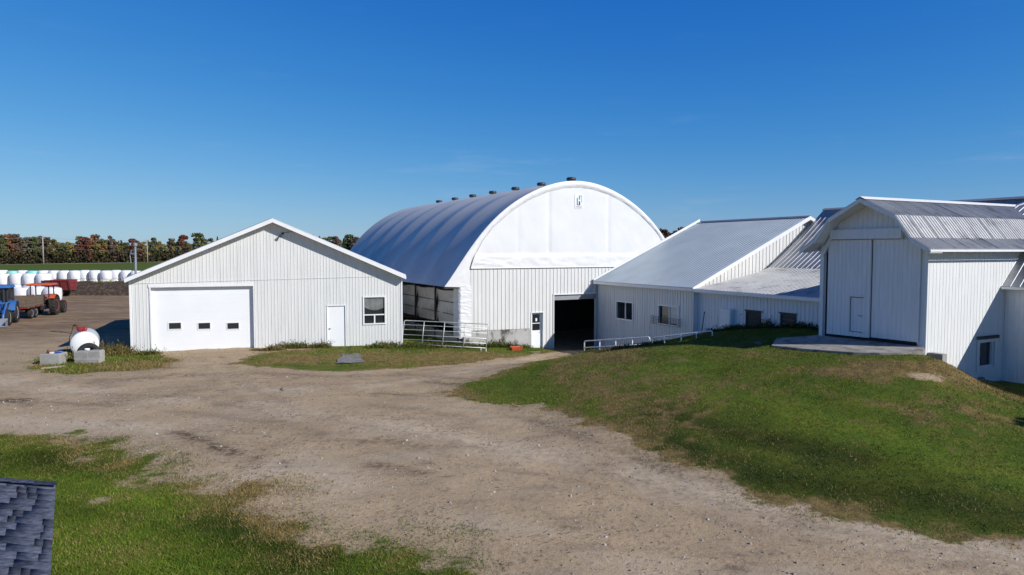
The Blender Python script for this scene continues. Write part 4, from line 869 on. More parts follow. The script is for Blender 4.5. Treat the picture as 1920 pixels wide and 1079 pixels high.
block('concrete_block', 'left of the two small blocks stacked in front of the white tank', 138.5, 163, 660, 671.8, 30.35, .45, rz=.05)
block('concrete_block', 'right of the two small blocks stacked in front of the white tank', 164, 186, 658.5, 671.6, 30.40, .45, rz=.07)
w0, w1 = hit(77, 694), hit(119, 690); mb = MB(); mb.prism([w0 + Z * .02, w0 + Vector((0, .1, .02)), w0 + Vector((0, .1, .09)), w0 + Z * .09], w1 - w0); tag(mb.build('wooden_stake', M['straw']), 'pale wooden stake lying on the dirt in front of the left concrete block', 'stake')
# ------------------------------------------------------------------ small things on the grass
s = hit(968, 657); sf = lambda a, b, c: s + Vector((a * .96 - b * .28, a * .28 + b * .96, c))
mb = MB(); o_, i_ = .33, .29
mb.add([sf(-.27, -.17, -.05), sf(.27, -.17, -.05), sf(.27, .17, -.05), sf(-.27, .17, -.05), sf(-.34, -.22, .2), sf(.34, -.22, .2), sf(.34, .22, .2), sf(-.34, .22, .2),
        sf(-.30, -.18, .2), sf(.30, -.18, .2), sf(.30, .18, .2), sf(-.30, .18, .2), sf(-.25, -.14, .02), sf(.25, -.14, .02), sf(.25, .14, .02), sf(-.25, .14, .02)],
       [(3, 2, 1, 0)] + [(j, (j + 1) % 4, 4 + (j + 1) % 4, 4 + j) for j in range(4)] + [(4 + j, 4 + (j + 1) % 4, 8 + (j + 1) % 4, 8 + j) for j in range(4)] + [(8 + j, 8 + (j + 1) % 4, 12 + (j + 1) % 4, 12 + j) for j in range(4)] + [(12, 13, 14, 15)])
tag(mb.build('feed_tub', M['orange']), 'small orange plastic tub on the grass below the arched barn wall', 'tub')
p0 = hit(1000, 661); mb = MB(); mb.box(lambda a, b, c: p0 + Vector((a, b, c)), -.35, .4, -.06, .06, -.02, .03); tag(mb.build('door_plank', M['straw']), 'pale plank lying on the ground in front of the small barn door', 'plank')
q4 = [hit(628, 683.5), hit(683, 681.5), hit(673, 664.5), hit(643, 666)]
zb = max(p.z for p in q4) + .02
def sheet(a, b):
    p = q4[0].lerp(q4[1], a).lerp(q4[3].lerp(q4[2], a), b); return Vector((p.x + .05 * math.sin(b * 11), p.y + .05 * math.sin(a * 9), h1(p.x, p.y) + .045 + .01 * math.sin(a * 5 + b * 3)))
mb = MB(); mb.grid(sheet, 12, 10); k = len(mb.v); mb.v += [(v[0], v[1], v[2] - .03) for v in mb.v]; mb.f += [tuple(i + k for i in f)[::-1] for f in mb.f]
tag(mb.build('grey_mat', M['slate']), 'weathered grey sheet lying on the grass in front of the white entry door', 'sheet')
def rock(name, label, px, py, r, dz=.0):
    c = hit(px, py); mb = MB(); n = 10
    def f(a, b):
        th, ph = a * 2 * math.pi, (b - .5) * math.pi; d = Vector((math.cos(th) * math.cos(ph), math.sin(th) * math.cos(ph), math.sin(ph) * .7)); k = 1 + .35 * noise.noise(d * 1.7 + c)
        return c + d * r * k + Z * (dz + r * .2)
    mb.grid(f, 14, 9); return tag(mb.build(name, M['stone'], None, False), label, 'rock')
rock('boulder', 'grey boulder half buried at the corner below the old barn window', 1836, 712, .2, -.08)
rock('boulder', 'small brownish stone on the grassy crest left of the concrete slab', 1422, 646, .12)
rock('boulder', 'pale stone on the dirt track edge leading to the arched barn', 531, 731, .09)
pz = hit(1845, 715)

# ------------------------------------------------------------------ weeds
def weeds(label, px0, px1, py, n, hmin, hmax, dryness, depth=.5, at_pts=None, tone=.72):
    A, B = at_pts or (hit(px0, py), hit(px1, py)); k = rng.random(n); jx = rng.normal(0, .15, n); jy = rng.normal(0, depth * .4, n)
    cl = .5 + .5 * fbm(A.x + (B.x - A.x) * k + 50, A.y + (B.y - A.y) * k, .9, 17); 
    X = A.x + (B.x - A.x) * k + jx; Y = A.y + (B.y - A.y) * k + jy
    co, f, t = blades(X, Y, np.full(n, dryness), hmin, hmax, .007); co = co.reshape(-1, 3, 3)
    sc = np.clip((fbm(X, Y, .8, 19) - .3) * 3, .15, 1.2); base = co[:, :2].mean(1); co[:, 2] = base + (co[:, 2] - base) * sc[:, None]
    # add broad leaves half way up the stems
    c2, f2, t2 = blades(X, Y, np.full(n, dryness), .04, .12, .02); c2 = c2.reshape(-1, 3, 3); off = rng.uniform(.1, .9, n)[:, None] * (co[:, 2] - base); c2 += off[:, None, :]
    t[:, :3] *= tone; t2[:, :3] *= tone
    C = np.concatenate([co.reshape(-1, 3), c2.reshape(-1, 3)]); Fa = np.concatenate([f, f2 + n * 3]); T = np.concatenate([t, t2])
    return tag(np_obj('weed_clump', np_mesh('weed_clump', C, Fa, T), M['blade']), label, 'weeds')
weeds('tall dry and green weeds between the white tank and the garage corner', 196, 243, 664, 1500, .25, .9, .8, 1.0)
weeds('green weeds behind the concrete blocks left of the tank', 108, 140, 676, 700, .15, .6, .25, .8)
weeds('low weeds at the left post of the overhead garage door', 262, 292, 665, 500, .1, .4, .4, .5)
weeds('dry brown weeds along the garage wall beside the overhead door', 478, 530, 658, 700, .06, .28, .8, .35)
weeds('dark green weeds against the garage wall left of the entry door', 530, 612, 653, 1200, .08, .36, .35, .35)
weeds('grass tufts at the garage corner under the leaning gate', 690, 900, 652, 2600, .08, .35, .3, .8)
weeds('weeds tinted dark for the shade along the foot of the low shaded barn wall', 0, 0, 0, 1300, .08, .32, .3, .5, (W(AU - .35, 25.5, 0), W(AU - .35, 18.6, 0)), .4)  # low tone puts the wall's shade into the blade colour
weeds('single tall weed between the two shuttered openings', 0, 0, 0, 90, .3, .7, .2, .15, (W(AU - .25, 22.1, 0), W(AU - .25, 21.9, 0)), .4)  # same darkened tone, painting the shade by the wall
weeds('ragged grass along the edge of the ramp beside the three-bar gate', 0, 0, 0, 1200, .06, .22, .6, .6, (Vector((3.2, 31.3, 0)), Vector((6.2, 28.4, 0))))
weeds('tufts beside the foundation of the arched barn', 0, 0, 0, 900, .1, .4, .2, .3, (W(15.9, 35.2, 0), W(19.3, 35.2, 0)))

# ------------------------------------------------------------------ bales
def bale_mesh(seed, r, h):
    rs = random.Random(seed); mb = MB(); n = 26; prof = [(0, r * .5), (.0, r * .86), (.05, r * .95), (.14, r), (.5, r * 1.015), (.86, r), (.95, r * .95), (1.0, r * .86), (1.03, r * .45), (1.035, .02)]
    tw = rs.uniform(0, 9)
    for t, rr in prof:
        for j in range(n):
            q = 2 * math.pi * j / n; k = 1 + .025 * math.sin(q * 3 + tw + t * 2) + .02 * math.sin(q * 7 + tw * 2 - t * 5) + rs.uniform(-.006, .006)
            mb.v.append((rr * k * math.cos(q), rr * k * math.sin(q), h * t + (.02 * math.sin(q * 4 + tw) if t > .9 else 0)))
    for i in range(len(prof) - 1):
        for j in range(n): mb.f.append((i * n + j, i * n + (j + 1) % n, (i + 1) * n + (j + 1) % n, (i + 1) * n + j))
    mb.f.append(tuple(range(n))[::-1]); return mb
BR, BH = .755, 1.2
protos = {}
def bale(kind, x, y, z, label, group, sc=1.0, tilt=0.0):
    if kind not in protos:
        o = bale_mesh(len(protos) + 1, BR, BH).build('hay_bale', M['teal'] if kind.startswith('t') else M['wrap'], None, True); protos[kind] = o
    else:
        o = protos[kind].copy(); COL.objects.link(o)
    o.location = (x, y, z); o.rotation_euler = (tilt, tilt * .5, random.uniform(0, 6.28)); o.scale = (sc, sc, sc * random.uniform(.96, 1.04)); tag(o, label, 'bale', group); return o
i = 0
px = 4.0
while px < 262:
    Y = 97 + random.uniform(-.4, .4); X = (px - CX) / F_PX * Y; k = 'w%d' % (i % 4)
    up = 't0' if i in (1, 3) else k
    lab = {1: 'left of the two teal wrapped bales on top of the back row', 3: 'right of the two teal wrapped bales on top of the back row'}.get(i, 'white wrapped bale in the upper tier of the long back row')
    bale(k, X, Y, -.30, 'white wrapped bale in the lower tier of the long back row', 'lower tier of the back row of bales')
    bale(up, X + random.uniform(-.08, .08), Y, -.30 + BH * 1.0, lab, 'upper tier of the back row of bales' if i not in (1, 3) else 'teal bales on the back row')
    px += 19.4; i += 1
for k, pxc in enumerate((6, 33, 57, 82)):
    Y = 75.5; X = (pxc - CX) / F_PX * Y
    bale('w%d' % (k % 4), X, Y, 0, 'white wrapped bale at ground level in the middle row behind the tractors', 'lower tier of the middle row of bales')
    bale('w%d' % ((k + 1) % 4), X, Y, BH, 'white wrapped bale on top of the middle row behind the orange tractor roof', 'upper tier of the middle row of bales')
for pxc, lab, tl_ in ((41, 'white wrapped bale between the blue tractor and the orange-roofed tractor', 0), (69, 'white wrapped bale seen between the canopy posts of the orange-roofed tractor', 0), (97, 'slightly tilted white wrapped bale right of the orange-roofed tractor', .08)):
    Y = 69.0; X = (pxc - CX) / F_PX * Y; bale('w1', X, Y, .0, lab, 'front row of bales', 1.05, tl_)

# ------------------------------------------------------------------ compost heap
hc = Vector((-46.5, 79, 0))
def heap(a, b):
    x, y = (a - .5) * 15, (b - .5) * 6; e = max(0, 1 - (abs(x) / 7.5) ** 3) * max(0, 1 - (abs(y) / 3.0) ** 2.2)
    return hc + Vector((x, y, -.1 + 1.3 * e ** .7 * (.7 + .6 * float(fbm(np.array([x + 90.]), np.array([y + 40.]), 2.5, 13)[0])) + .15 * e * noise.noise(Vector((x * 2, y * 2, 3)))))
tag(MB().grid(heap, 80, 34).build('compost_heap', M['compost'], None, True), 'long dark brown compost heap in front of the back row of white bales', 'heap')
n = 2600; X = rng.uniform(hc.x - 6.5, hc.x + 7, n); Y = rng.uniform(hc.y - .6, hc.y + 1.6, n); co, f, t = blades(X, Y, np.full(n, .55), .2, .6, .02)
co[:, 2] += 1.0; tag(np_obj('heap_weeds', np_mesh('heap_weeds', co, f, t), M['blade']), 'olive and brown weeds growing along the top of the compost heap', 'weeds')

# ------------------------------------------------------------------ wheels and machines (built round their own origin, +x is forward)
def wheel(t, x, y, r, w, rimm, lugs=18, name='wheel'):
    c = Vector((x, y, r)); ax = Vector((0, 1, 0)); h = w / 2
    mb = MB(); mb.lathe(c, ax, [(-h * .7, r * .58), (-h, r * .72), (-h * .95, r * .9), (-h * .7, r * .95), (h * .7, r * .95), (h * .95, r * .9), (h, r * .72), (h * .7, r * .58)], 28)
    for i in range(lugs):
        for sgn in (-1, 1):
            q = 2 * math.pi * (i + (.5 if sgn > 0 else 0)) / lugs
            def P(dq, rr, yy): return c + Vector((math.cos(q + dq) * rr, yy, math.sin(q + dq) * rr))
            mb.hexa([P(-.05, r * .93, 0), P(.05, r * .93, 0), P(.2, r * .9, sgn * h), P(.1, r * .9, sgn * h)], [P(-.045, r * 1.0, 0), P(.045, r * 1.0, 0), P(.19, r * .98, sgn * h), P(.11, r * .98, sgn * h)])
    wh = mb.build(name, M['rubber'], t)
    mb = MB()
    for sgn in (-1, 1): mb.lathe(c, ax * sgn, [(h * .62, r * .6), (h * .8, r * .57), (h * .5, r * .5), (h * .35, r * .22), (h * .55, r * .18), (h * .58, r * .02)], 24)
    mb.build('rim', rimm, wh, True); return wh
def bx(mb, x0, x1, y0, y1, z0, z1): return mb.box(I, x0, x1, y0, y1, z0, z1)
def taper(mb, x0, x1, y0, y1, z0, z1, i=.06):
    return mb.hexa([I(x0, y0, z0), I(x1, y0, z0), I(x1, y1, z0), I(x0, y1, z0)], [I(x0 + i, y0 + i, z1), I(x1 - i, y0 + i, z1), I(x1 - i, y1 - i, z1), I(x0 + i, y1 - i, z1)])
def fender(mb, cx, y0, y1, cz, r, q0, q1, n=10):
    for i in range(n):
        a, b = q0 + (q1 - q0) * i / n, q0 + (q1 - q0) * (i + 1) / n
        P = lambda q, rr, y: I(cx + math.cos(q) * rr, y, cz + math.sin(q) * rr)
        mb.hexa([P(a, r, y0), P(b, r, y0), P(b, r, y1), P(a, r, y1)], [P(a, r + .04, y0), P(b, r + .04, y0), P(b, r + .04, y1), P(a, r + .04, y1)])
# orange-canopied tractor, facing away
hd_ = math.atan2(.955, -.30)
tr = thing('tractor', 'orange tractor with an orange canopy roof parked in front of the white bales', 'tractor', (-36.05, 53.1, 0), None, hd_, True)
for y in (-.80, .80):
    wheel(tr, 0, y, .74, .42, M['orange']); wheel(tr, 2.05, y, .50, .30, M['orange'])
mb = MB(); bx(mb, .5, 2.5, -.3, .3, .75, 1.25); taper(mb, .55, 2.55, -.34, .34, 1.25, 1.5, .08); bx(mb, 2.5, 2.62, -.3, .3, .7, 1.35); mb.build('hood', M['orange'], tr)
mb = MB(); bx(mb, -.5, 2.3, -.22, .22, .45, .8); bx(mb, -.3, .3, -.7, .7, .62, .86); bx(mb, 1.9, 2.2, -.7, .7, .4, .55); mb.build('chassis', M['steel'], tr)
mb = MB()
for y in (-.98, .62): fender(mb, 0, y, y + .36, .74, .82, .5, 2.4)
mb.build('fender', M['orange'], tr)
mb = MB(); bx(mb, -.45, .1, -.28, .28, .98, 1.12); bx(mb, -.5, -.38, -.28, .28, 1.12, 1.6); mb.build('seat', M['rubber'], tr)
for x, y in ((-.55, -.6), (-.55, .6), (.6, -.6), (.6, .6)):
    mb = MB(); bx(mb, x - .035, x + .035, y - .035, y + .035, .9, 2.3); mb.build('canopy_post', M['steel'], tr)
mb = MB(); taper(mb, -.85, .95, -.85, .85, 2.32, 2.44, .12); bx(mb, -.8, .9, -.8, .8, 2.28, 2.32); mb.build('canopy_roof', M['orange'], tr)
mb = MB(); mb.lathe(I(.45, 0, 1.25), Vector((-.5, 0, .6)), [(0, .19), (.03, .21), (.05, .19)], 18); mb.build('steering_wheel', M['steel'], tr)
# wagon behind it
wg = thing('farm_wagon', 'maroon box wagon with brown plank sides hitched behind the orange tractor', 'wagon', (-36.0, 50.6, 0), None, hd_, True)
for y in (-.78, .78):
    for x in (-.42, .42): wheel(wg, x, y, .40, .24, M['rim'], 0)
mb = MB(); bx(mb, -1.6, 1.5, -.5, -.38, .62, .8); bx(mb, -1.6, 1.5, .38, .5, .62, .8); bx(mb, -.6, .6, -.75, .75, .36, .46); mb.tube([I(1.5, 0, .7), I(2.6, 0, .6)], .06); mb.build('chassis', M['maroon'], wg)
mb = MB(); bx(mb, -1.7, 1.6, -1.0, 1.0, .82, .92)
mb.build('bed', M['maroon'], wg)
for y in (-1.0, .93):
    mb = MB()
    for k in range(3): bx(mb, -1.7, 1.6, y, y + .06, .93 + .22 * k, 1.14 + .22 * k)
    for x in (-1.6, -.5, .5, 1.5): bx(mb, x - .04, x + .04, y - .035 if y < 0 else y + .061, y - .002 if y < 0 else y + .095, .8, 1.62)
    mb.build('side_board', M['planks'] if y < 0 else M['maroon'], wg)
for x in (-1.72, 1.56):
    mb = MB()
    for k in range(3): bx(mb, x, x + .06, -.93, .93, .93 + .22 * k, 1.14 + .22 * k)
    mb.build('end_board', M['planks'], wg)
mb = MB(); bx(mb, -1.66, 1.55, -.92, .92, .925, 1.15); mb.build('load', M['compost'], wg)
# blue tractor, facing the camera, half out of the picture
hb = math.atan2(-.90, .43)
bt = thing('tractor', 'blue cab tractor with a front loader cut off by the left edge', 'tractor', (-35.0, 47.2, 0), None, hb, True)
for y in (-.82, .82):
    wheel(bt, 0, y, .70, .42, M['rim']); wheel(bt, 2.1, y, .54, .34, M['rim'])
mb = MB(); bx(mb, .65, 2.55, -.34, .34, .8, 1.3); taper(mb, .65, 2.6, -.38, .38, 1.3, 1.58, .1); mb.build('hood', M['blue'], bt)
mb = MB(); bx(mb, 2.56, 2.66, -.3, .3, .75, 1.35); bx(mb, -.5, 2.4, -.22, .22, .5, .82); bx(mb, -.2, .2, -.7, .7, .55, .85); bx(mb, 1.95, 2.25, -.7, .7, .42, .62); mb.build('chassis', M['steel'], bt)
mb = MB(); [fender(mb, 0, y, y + .40, .70, .80, .25, 2.6) for y in (-1.02, .62)]; mb.build('fender', M['blue'], bt)
mb = MB()
for x, y in ((-.75, -.68), (-.75, .68), (.7, -.62), (.7, .62)): bx(mb, x - .04, x + .04, y - .04, y + .04, 1.0, 2.42)
bx(mb, -.75, .7, -.66, -.6, .95, 1.1); bx(mb, -.75, .7, .6, .66, .95, 1.1); bx(mb, -.4, .2, -.25, .25, 1.0, 1.7); mb.build('cab_frame', M['steel'], bt)
mb = MB(); bx(mb, -.72, .67, -.655, -.645, 1.12, 2.4); bx(mb, -.72, .67, .645, .655, 1.12, 2.4); bx(mb, .69, .7, -.58, .58, 1.3, 2.4); bx(mb, -.76, -.75, -.6, .6, 1.2, 2.4); mb.build('cab_glass', M['glass'], bt)
mb = MB(); taper(mb, -.95, .95, -.8, .8, 2.44, 2.6, .1); mb.build('cab_roof', M['blue'], bt)
mb = MB()
for y in (-.72, .72): mb.tube([I(.6, y, 1.5), I(1.7, y, 1.45), I(2.75, y, .75), I(2.95, y, .35)], .07, 6)
mb.tube([I(1.6, -.72, 1.45), I(1.6, .72, 1.45)], .06, 6); mb.build('loader_arm', M['blue'], bt)
mb = MB(); mb.prism([I(3.0, -1.0, .55), I(2.95, -1.0, .05), I(3.55, -1.0, .03), I(3.55, -1.0, .08), I(3.05, -1.0, .12)], I(0, 2.0, 0)); bx(mb, 3.0, 3.5, -1.0, -.97, .1, .45); bx(mb, 3.0, 3.5, .97, 1.0, .1, .45); mb.build('loader_bucket', M['greysteel'], bt)
for y in (-.9, .9):
    mb = MB(); mb.tube([I(.75, y * .75, 2.0), I(.85, y, 2.05)], .02, 6); bx(mb, .8, .86, y - .1, y + .1, 1.8, 2.2); mb.build('mirror', M['steel'], bt)
for y in (-.3, .3):
    mb = MB(); mb.lathe(I(2.63, y * .75, 1.32), Vector((1, 0, 0)), [(0, .08), (.03, .08), (.04, .05)], 12); mb.build('headlight', M['rim'], bt)
mb = MB(); mb.tube([I(.95, .45, 1.5), I(.95, .45, 2.35)], .04, 8); mb.build('exhaust', M['steel'], bt)
# manure spreader
sp_ = thing('manure_spreader', 'dark red manure spreader standing by the compost heap in front of the bales', 'spreader', (-48.6, 74.5, 0), None, math.pi + .15, True)
for y in (-.75, .75): wheel(sp_, -.2, y, .42, .28, M['steel'], 0)
mb = MB(); mb.prism([I(-1.3, -.6, .7), I(-1.3, .6, .7), I(-1.3, .95, 1.75), I(-1.3, .86, 1.75), I(-1.3, .52, .8), I(-1.3, -.52, .8), I(-1.3, -.86, 1.75), I(-1.3, -.95, 1.75)], I(2.4, 0, 0)); mb.build('hopper', M['maroon'], sp_)
mb = MB()
for x in (-1.25, -.5, .3, 1.0):
    for s_ in (-1, 1): mb.prism([I(x, s_ * .62, .7), I(x + .07, s_ * .62, .7), I(x + .07, s_ * .98, 1.74), I(x, s_ * .98, 1.74)], I(0, s_ * .05, 0))
mb.tube([I(-1.3, -.97, 1.76), I(1.1, -.97, 1.76)], .04, 6); mb.tube([I(-1.3, .97, 1.76), I(1.1, .97, 1.76)], .04, 6); mb.build('hopper_rib', M['maroon'], sp_)
mb = MB(); bx(mb, -1.3, 2.4, -.4, -.3, .55, .68); bx(mb, -1.3, 2.4, .3, .4, .55, .68); bx(mb, -.35, -.05, -.7, .7, .36, .5); mb.tube([I(1.2, 0, .9), I(2.6, 0, .6)], .07); mb.build('chassis', M['steel'], sp_)
mb = MB()
for z in (1.0, 1.45):
    mb.tube([I(1.3, -.8, z), I(1.3, .8, z)], .1, 8)
    for k in range(9):
        q = k * 1.1; mb.tube([I(1.3, -.7 + k * .17, z), I(1.3 + math.cos(q) * .28, -.7 + k * .17, z + math.sin(q) * .28)], .03, 5)
bx(mb, 1.15, 1.45, -.95, -.85, .7, 1.75); bx(mb, 1.15, 1.45, .85, .95, .7, 1.75); mb.build('beater', M['steel'], sp_)
mb = MB(); bx(mb, .95, 1.1, .3, .9, 1.2, 1.72); mb.build('end_panel', M['slate'], sp_)

# ------------------------------------------------------------------ road, poles, wires
YR = [(-400, 190), (-100, 216), (0, 231), (83, 246), (240, 268), (293, 285), (420, 303), (640, 318), (1270, 345), (2200, 380)]
mb = MB(); L_, R2_ = [], []
pts_ = [Vector(((px - CX) / F_PX * (y + 1), y + 1, 0)) for px, y in YR]
for a in pts_: L_.append(a + Vector((0, -5.5, .03))); R2_.append(a + Vector((0, 5.5, .03)))
for i in range(len(pts_) - 1): mb.poly([L_[i], L_[i + 1], R2_[i + 1], R2_[i]])
M['road'] = mat('grey_country_road', (.36, .33, .29), .9, var=.15, vs=.3)
tag(mb.build('road', M['road']), kind='structure')
poles = [(-150, 208, 9.6), (82, 243, 9.7), (277, 283, 9.3), (470, 305, 9.5)]
tops = []
for k, (px, Y, h) in enumerate(poles):
    b = Vector(((px - CX) / F_PX * Y, Y, 0)); tops.append(b + Z * (h - .3))
    if k in (1, 2):
        t = thing('utility_pole', ('left of the two tall wooden utility poles along the far road' if k == 1 else 'right of the two utility poles along the road, above the garage eave'), 'pole', b)
        MB().tube([b - Z * .5, b + Z * h], [.24, .17], 8).build('shaft', M['polewood'], t, True)
        mb = MB(); mb.box(lambda a, c, z: b + Vector((a, c, z)), -.7, .7, -.06, .06, h - .8, h - .65); mb.build('crossarm', M['polewood'], t)
        mb = MB(); [mb.lathe(b + Vector((x, 0, h - .65)), Z, [(0, .06), (.12, .08), (.2, .03)], 8) for x in (-.6, .6)]; mb.build('insulator', M['greysteel'], t)
for dz, lab in ((0, 'topmost thin power wire strung between the far utility poles'), (-1.9, 'middle thin power wire below the top one between the far poles'), (-3.6, 'lowest sagging cable between the far utility poles')):
    path = []
    for a, b in zip(tops, tops[1:]):
        for s in np.linspace(0, 1, 12)[:-1]: path.append(a.lerp(b, float(s)) + Z * (dz - 4 * .7 * s * (1 - s)))
    tag(MB().tube(path + [tops[-1] + Z * dz], .028, 4).build('power_wire', M['greysteel']), lab, 'wire')

# ------------------------------------------------------------------ trees
LEAF = {}
def leaf_mat(name, c1, c2):
    m = bpy.data.materials.new(name); m.use_nodes = True; nt = m.node_tree; b = nt.nodes['Principled BSDF']; b.inputs['Roughness'].default_value = .8; b.inputs['Specular IOR Level'].default_value = .15
    oi = nd(nt, 'ShaderNodeObjectInfo'); geo = nd(nt, 'ShaderNodeNewGeometry'); n = nd(nt, 'ShaderNodeTexNoise'); n.inputs['Scale'].default_value = .55; nt.links.new(geo.outputs['Position'], n.inputs['Vector'])
    mr = nd(nt, 'ShaderNodeMapRange'); mr.inputs[1].default_value = .36; mr.inputs[2].default_value = .64; nt.links.new(n.outputs['Fac'], mr.inputs[0])
    mx = nd(nt, 'ShaderNodeMix', data_type='RGBA'); mx.inputs[6].default_value = (*c1, 1); mx.inputs[7].default_value = (*c2, 1); nt.links.new(mr.outputs[0], mx.inputs[0])
    hs = nd(nt, 'ShaderNodeHueSaturation'); r = nd(nt, 'ShaderNodeMapRange'); nt.links.new(oi.outputs['Random'], r.inputs[0]); r.inputs[3].default_value = .7; r.inputs[4].default_value = 1.25
    nt.links.new(r.outputs[0], hs.inputs['Value']); nt.links.new(mx.outputs[2], hs.inputs['Color']); nt.links.new(hs.outputs[0], b.inputs['Base Color']); return m
def tree_proto(shape, m, seed, n=1100, lsz=.34, bare=0.0):
    rs = np.random.default_rng(seed); H_ = 10.0
    if shape == 'cone':
        z = H_ * (.08 + .92 * (1 - np.sqrt(rs.random(n)))); r = 1.9 * (1 - z / H_) ** .85 * (.35 + .65 * rs.random(n) ** .5) * (1 + .25 * np.sin(z * 4.2)); q = rs.uniform(0, 6.283, n)
        P = np.stack([r * np.cos(q), r * np.sin(q), z], -1)
    else:
        k = 26; cz = rs.uniform(.16, .93, k); env = np.sin(np.clip((cz - .02) / .98, 0, 1) ** .75 * math.pi) ** .6 * 2.3; q = rs.uniform(0, 6.283, k); rr = env * rs.random(k) ** .5
        C = np.stack([rr * np.cos(q), rr * np.sin(q), cz * H_], -1); sz = rs.uniform(.55, 1.15, k)
        w = rs.integers(0, k, n); d = rs.normal(size=(n, 3)); d /= np.linalg.norm(d, axis=1)[:, None]
        P = C[w] + d * (sz[w] * rs.random(n) ** .4)[:, None] * np.array([1, 1, .8])
    a = rs.normal(size=(n, 3)); a /= np.linalg.norm(a, axis=1)[:, None]; b = np.cross(a, rs.normal(size=(n, 3))); b /= np.linalg.norm(b, axis=1)[:, None]
    s = lsz * rs.uniform(.6, 1.4, n)[:, None]; co = np.stack([P - a * s - b * s * .6, P + a * s - b * s * .6, P + a * s * .8 + b * s * .6, P - a * s * .8 + b * s * .6], 1).reshape(-1, 3)
    return np_mesh('crown', co, np.arange(n * 4).reshape(-1, 4)), m
def trunk_mb(shape, seed):
    rs = random.Random(seed); mb = MB(); mb.tube([I(0, 0, -.5), I(.05, 0, 3), I(-.05, .08, 6.5), I(0, 0, 9.2)], [.2, .16, .1, .03], 7)
    for k in range(7 if shape != 'cone' else 0):
        q = k * 2.4 + rs.random(); z = 2.2 + k * .85; L = rs.uniform(1.0, 1.8); mb.tube([I(0, 0, z), I(math.cos(q) * L * .5, math.sin(q) * L * .5, z + .5), I(math.cos(q) * L, math.sin(q) * L, z + 1.3)], [.08, .05, .02], 5)
    return mb
KIND = {
 'green': ('round', (.080, .098, .030), (.135, .135, .045), 1, 'dark green leafy tree in the far treeline'),
 'olive': ('round', (.18, .155, .045), (.24, .185, .06), 2, 'olive yellow tree in the far treeline'),
 'rust': ('round', (.36, .14, .045), (.23, .115, .05), 3, 'rust orange maple in the far treeline'),
 'red': ('round', (.23, .065, .04), (.18, .075, .045), 4, 'deep red maple in the far treeline'),
 'brown': ('round', (.18, .14, .095), (.14, .11, .078), 5, 'brown half bare tree in the far treeline'),
 'spruce': ('cone', (.034, .05, .026), (.06, .076, .036), 6, 'dark pointed spruce in the far treeline'),
 'maroon': ('round', (.145, .085, .055), (.13, .085, .055), 7, 'maroon purple tree in the far treeline'),
}
TP = {}
for kn, (shp, c1, c2, sd_, lab) in KIND.items():
    me, m = tree_proto(shp, leaf_mat(kn + '_leaves', c1, c2), sd_, 2400 if shp != 'cone' else 1500, .21, 0)
    TP[kn] = (me, m, trunk_mb(shp, sd_))
TFIRST = {}
def tree(kn, px, ytop, Y, label=None, group=None, wide=1.0):
    x = (px - CX) / F_PX * Y; h = 5 + (469 - ytop) / F_PX * Y; lab = label or KIND[kn][4]; grp = group or ('%s trees of the far treeline' % kn if not label else None)
    if kn not in TFIRST:
        t = thing('spruce_tree' if kn == 'spruce' else 'leafy_tree', lab, 'tree', (0, 0, 0), grp, 0, True)
        o = np_obj('crown', TP[kn][0], TP[kn][1], t); TP[kn][2].build('trunk', M['bark'], t); TFIRST[kn] = t
    else:
        t = copy_tree(TFIRST[kn])
        if grp: t['group'] = grp
        elif 'group' in t: del t['group']
        t['label'] = lab
    s = h / 10.0; t.location = (x, Y, -.2); t.rotation_euler = (0, 0, random.uniform(0, 6.28)); wv = s * wide * random.uniform(.8, 1.25); t.scale = (wv, wv, s); return t
def roadY(px): return lerp(YR, px)
random.seed(21)
front = [(-22, 441, 'brown'), (-8, 440, 'rust'), (4, 440, 'green'), (17, 436, 'rust'), (30, 439, 'maroon'), (42, 439, 'brown'), (54, 443, 'brown'), (66, 442, 'green'), (77, 445, 'brown'), (88, 442, 'maroon'), (99, 448, 'olive'), (110, 446, 'olive'), (121, 449, 'green'), (131, 450, 'olive'),
         (141, 462, 'red'), (151, 441, 'green'), (160, 447, 'red'), (169, 450, 'olive'), (180, 437, 'rust'), (190, 449, 'olive'), (200, 448, 'green'), (210, 445, 'maroon'), (219, 449, 'olive'), (229, 444, 'spruce'), (238, 448, 'green'), (249, 445, 'red'), (259, 447, 'maroon'), (268, 450, 'olive'), (279, 444, 'spruce'), (289, 448, 'green'), (300, 452, 'olive'),
         (311, 451, 'olive'), (322, 448, 'brown'), (334, 450, 'olive'), (345, 439, 'red'), (356, 450, 'olive'), (371, 435, 'green'), (384, 444, 'green'), (396, 446, 'olive'), (409, 446, 'spruce'), (422, 449, 'brown'), (436, 452, 'green'),
         (588, 441, 'spruce'), (600, 438, 'spruce'), (610, 439, 'green'), (621, 441, 'green'), (632, 437, 'maroon'), (645, 441, 'spruce'), (656, 438, 'green'), (668, 440, 'brown'), (679, 441, 'green'), (690, 439, 'spruce'), (700, 444, 'green'),
         (1238, 425, 'spruce'), (1247, 428, 'maroon'), (1258, 431, 'brown'), (1268, 430, 'green'), (1279, 427, 'rust'), (1291, 421, 'maroon'), (1302, 422, 'green'), (1313, 424, 'brown')]
for px, yt, kn in front:
    lab = {141: 'small bright red maple low in front of the far treeline', 180: 'tallest rust orange maple crown in the far treeline', 371: 'big round dark green tree near the right end of the left treeline', 345: 'red maple beside the big round green tree'}.get(px)
    tree(kn, px, yt + random.choice((-4, -2, 0, 1, 3, 5)) * (lab is None), roadY(px) + 12 + random.uniform(-2.5, 2.5), lab, None, 1.25 if px == 371 else 1.0)
cyc = ['green', 'spruce', 'brown', 'olive', 'green', 'maroon', 'brown', 'spruce']
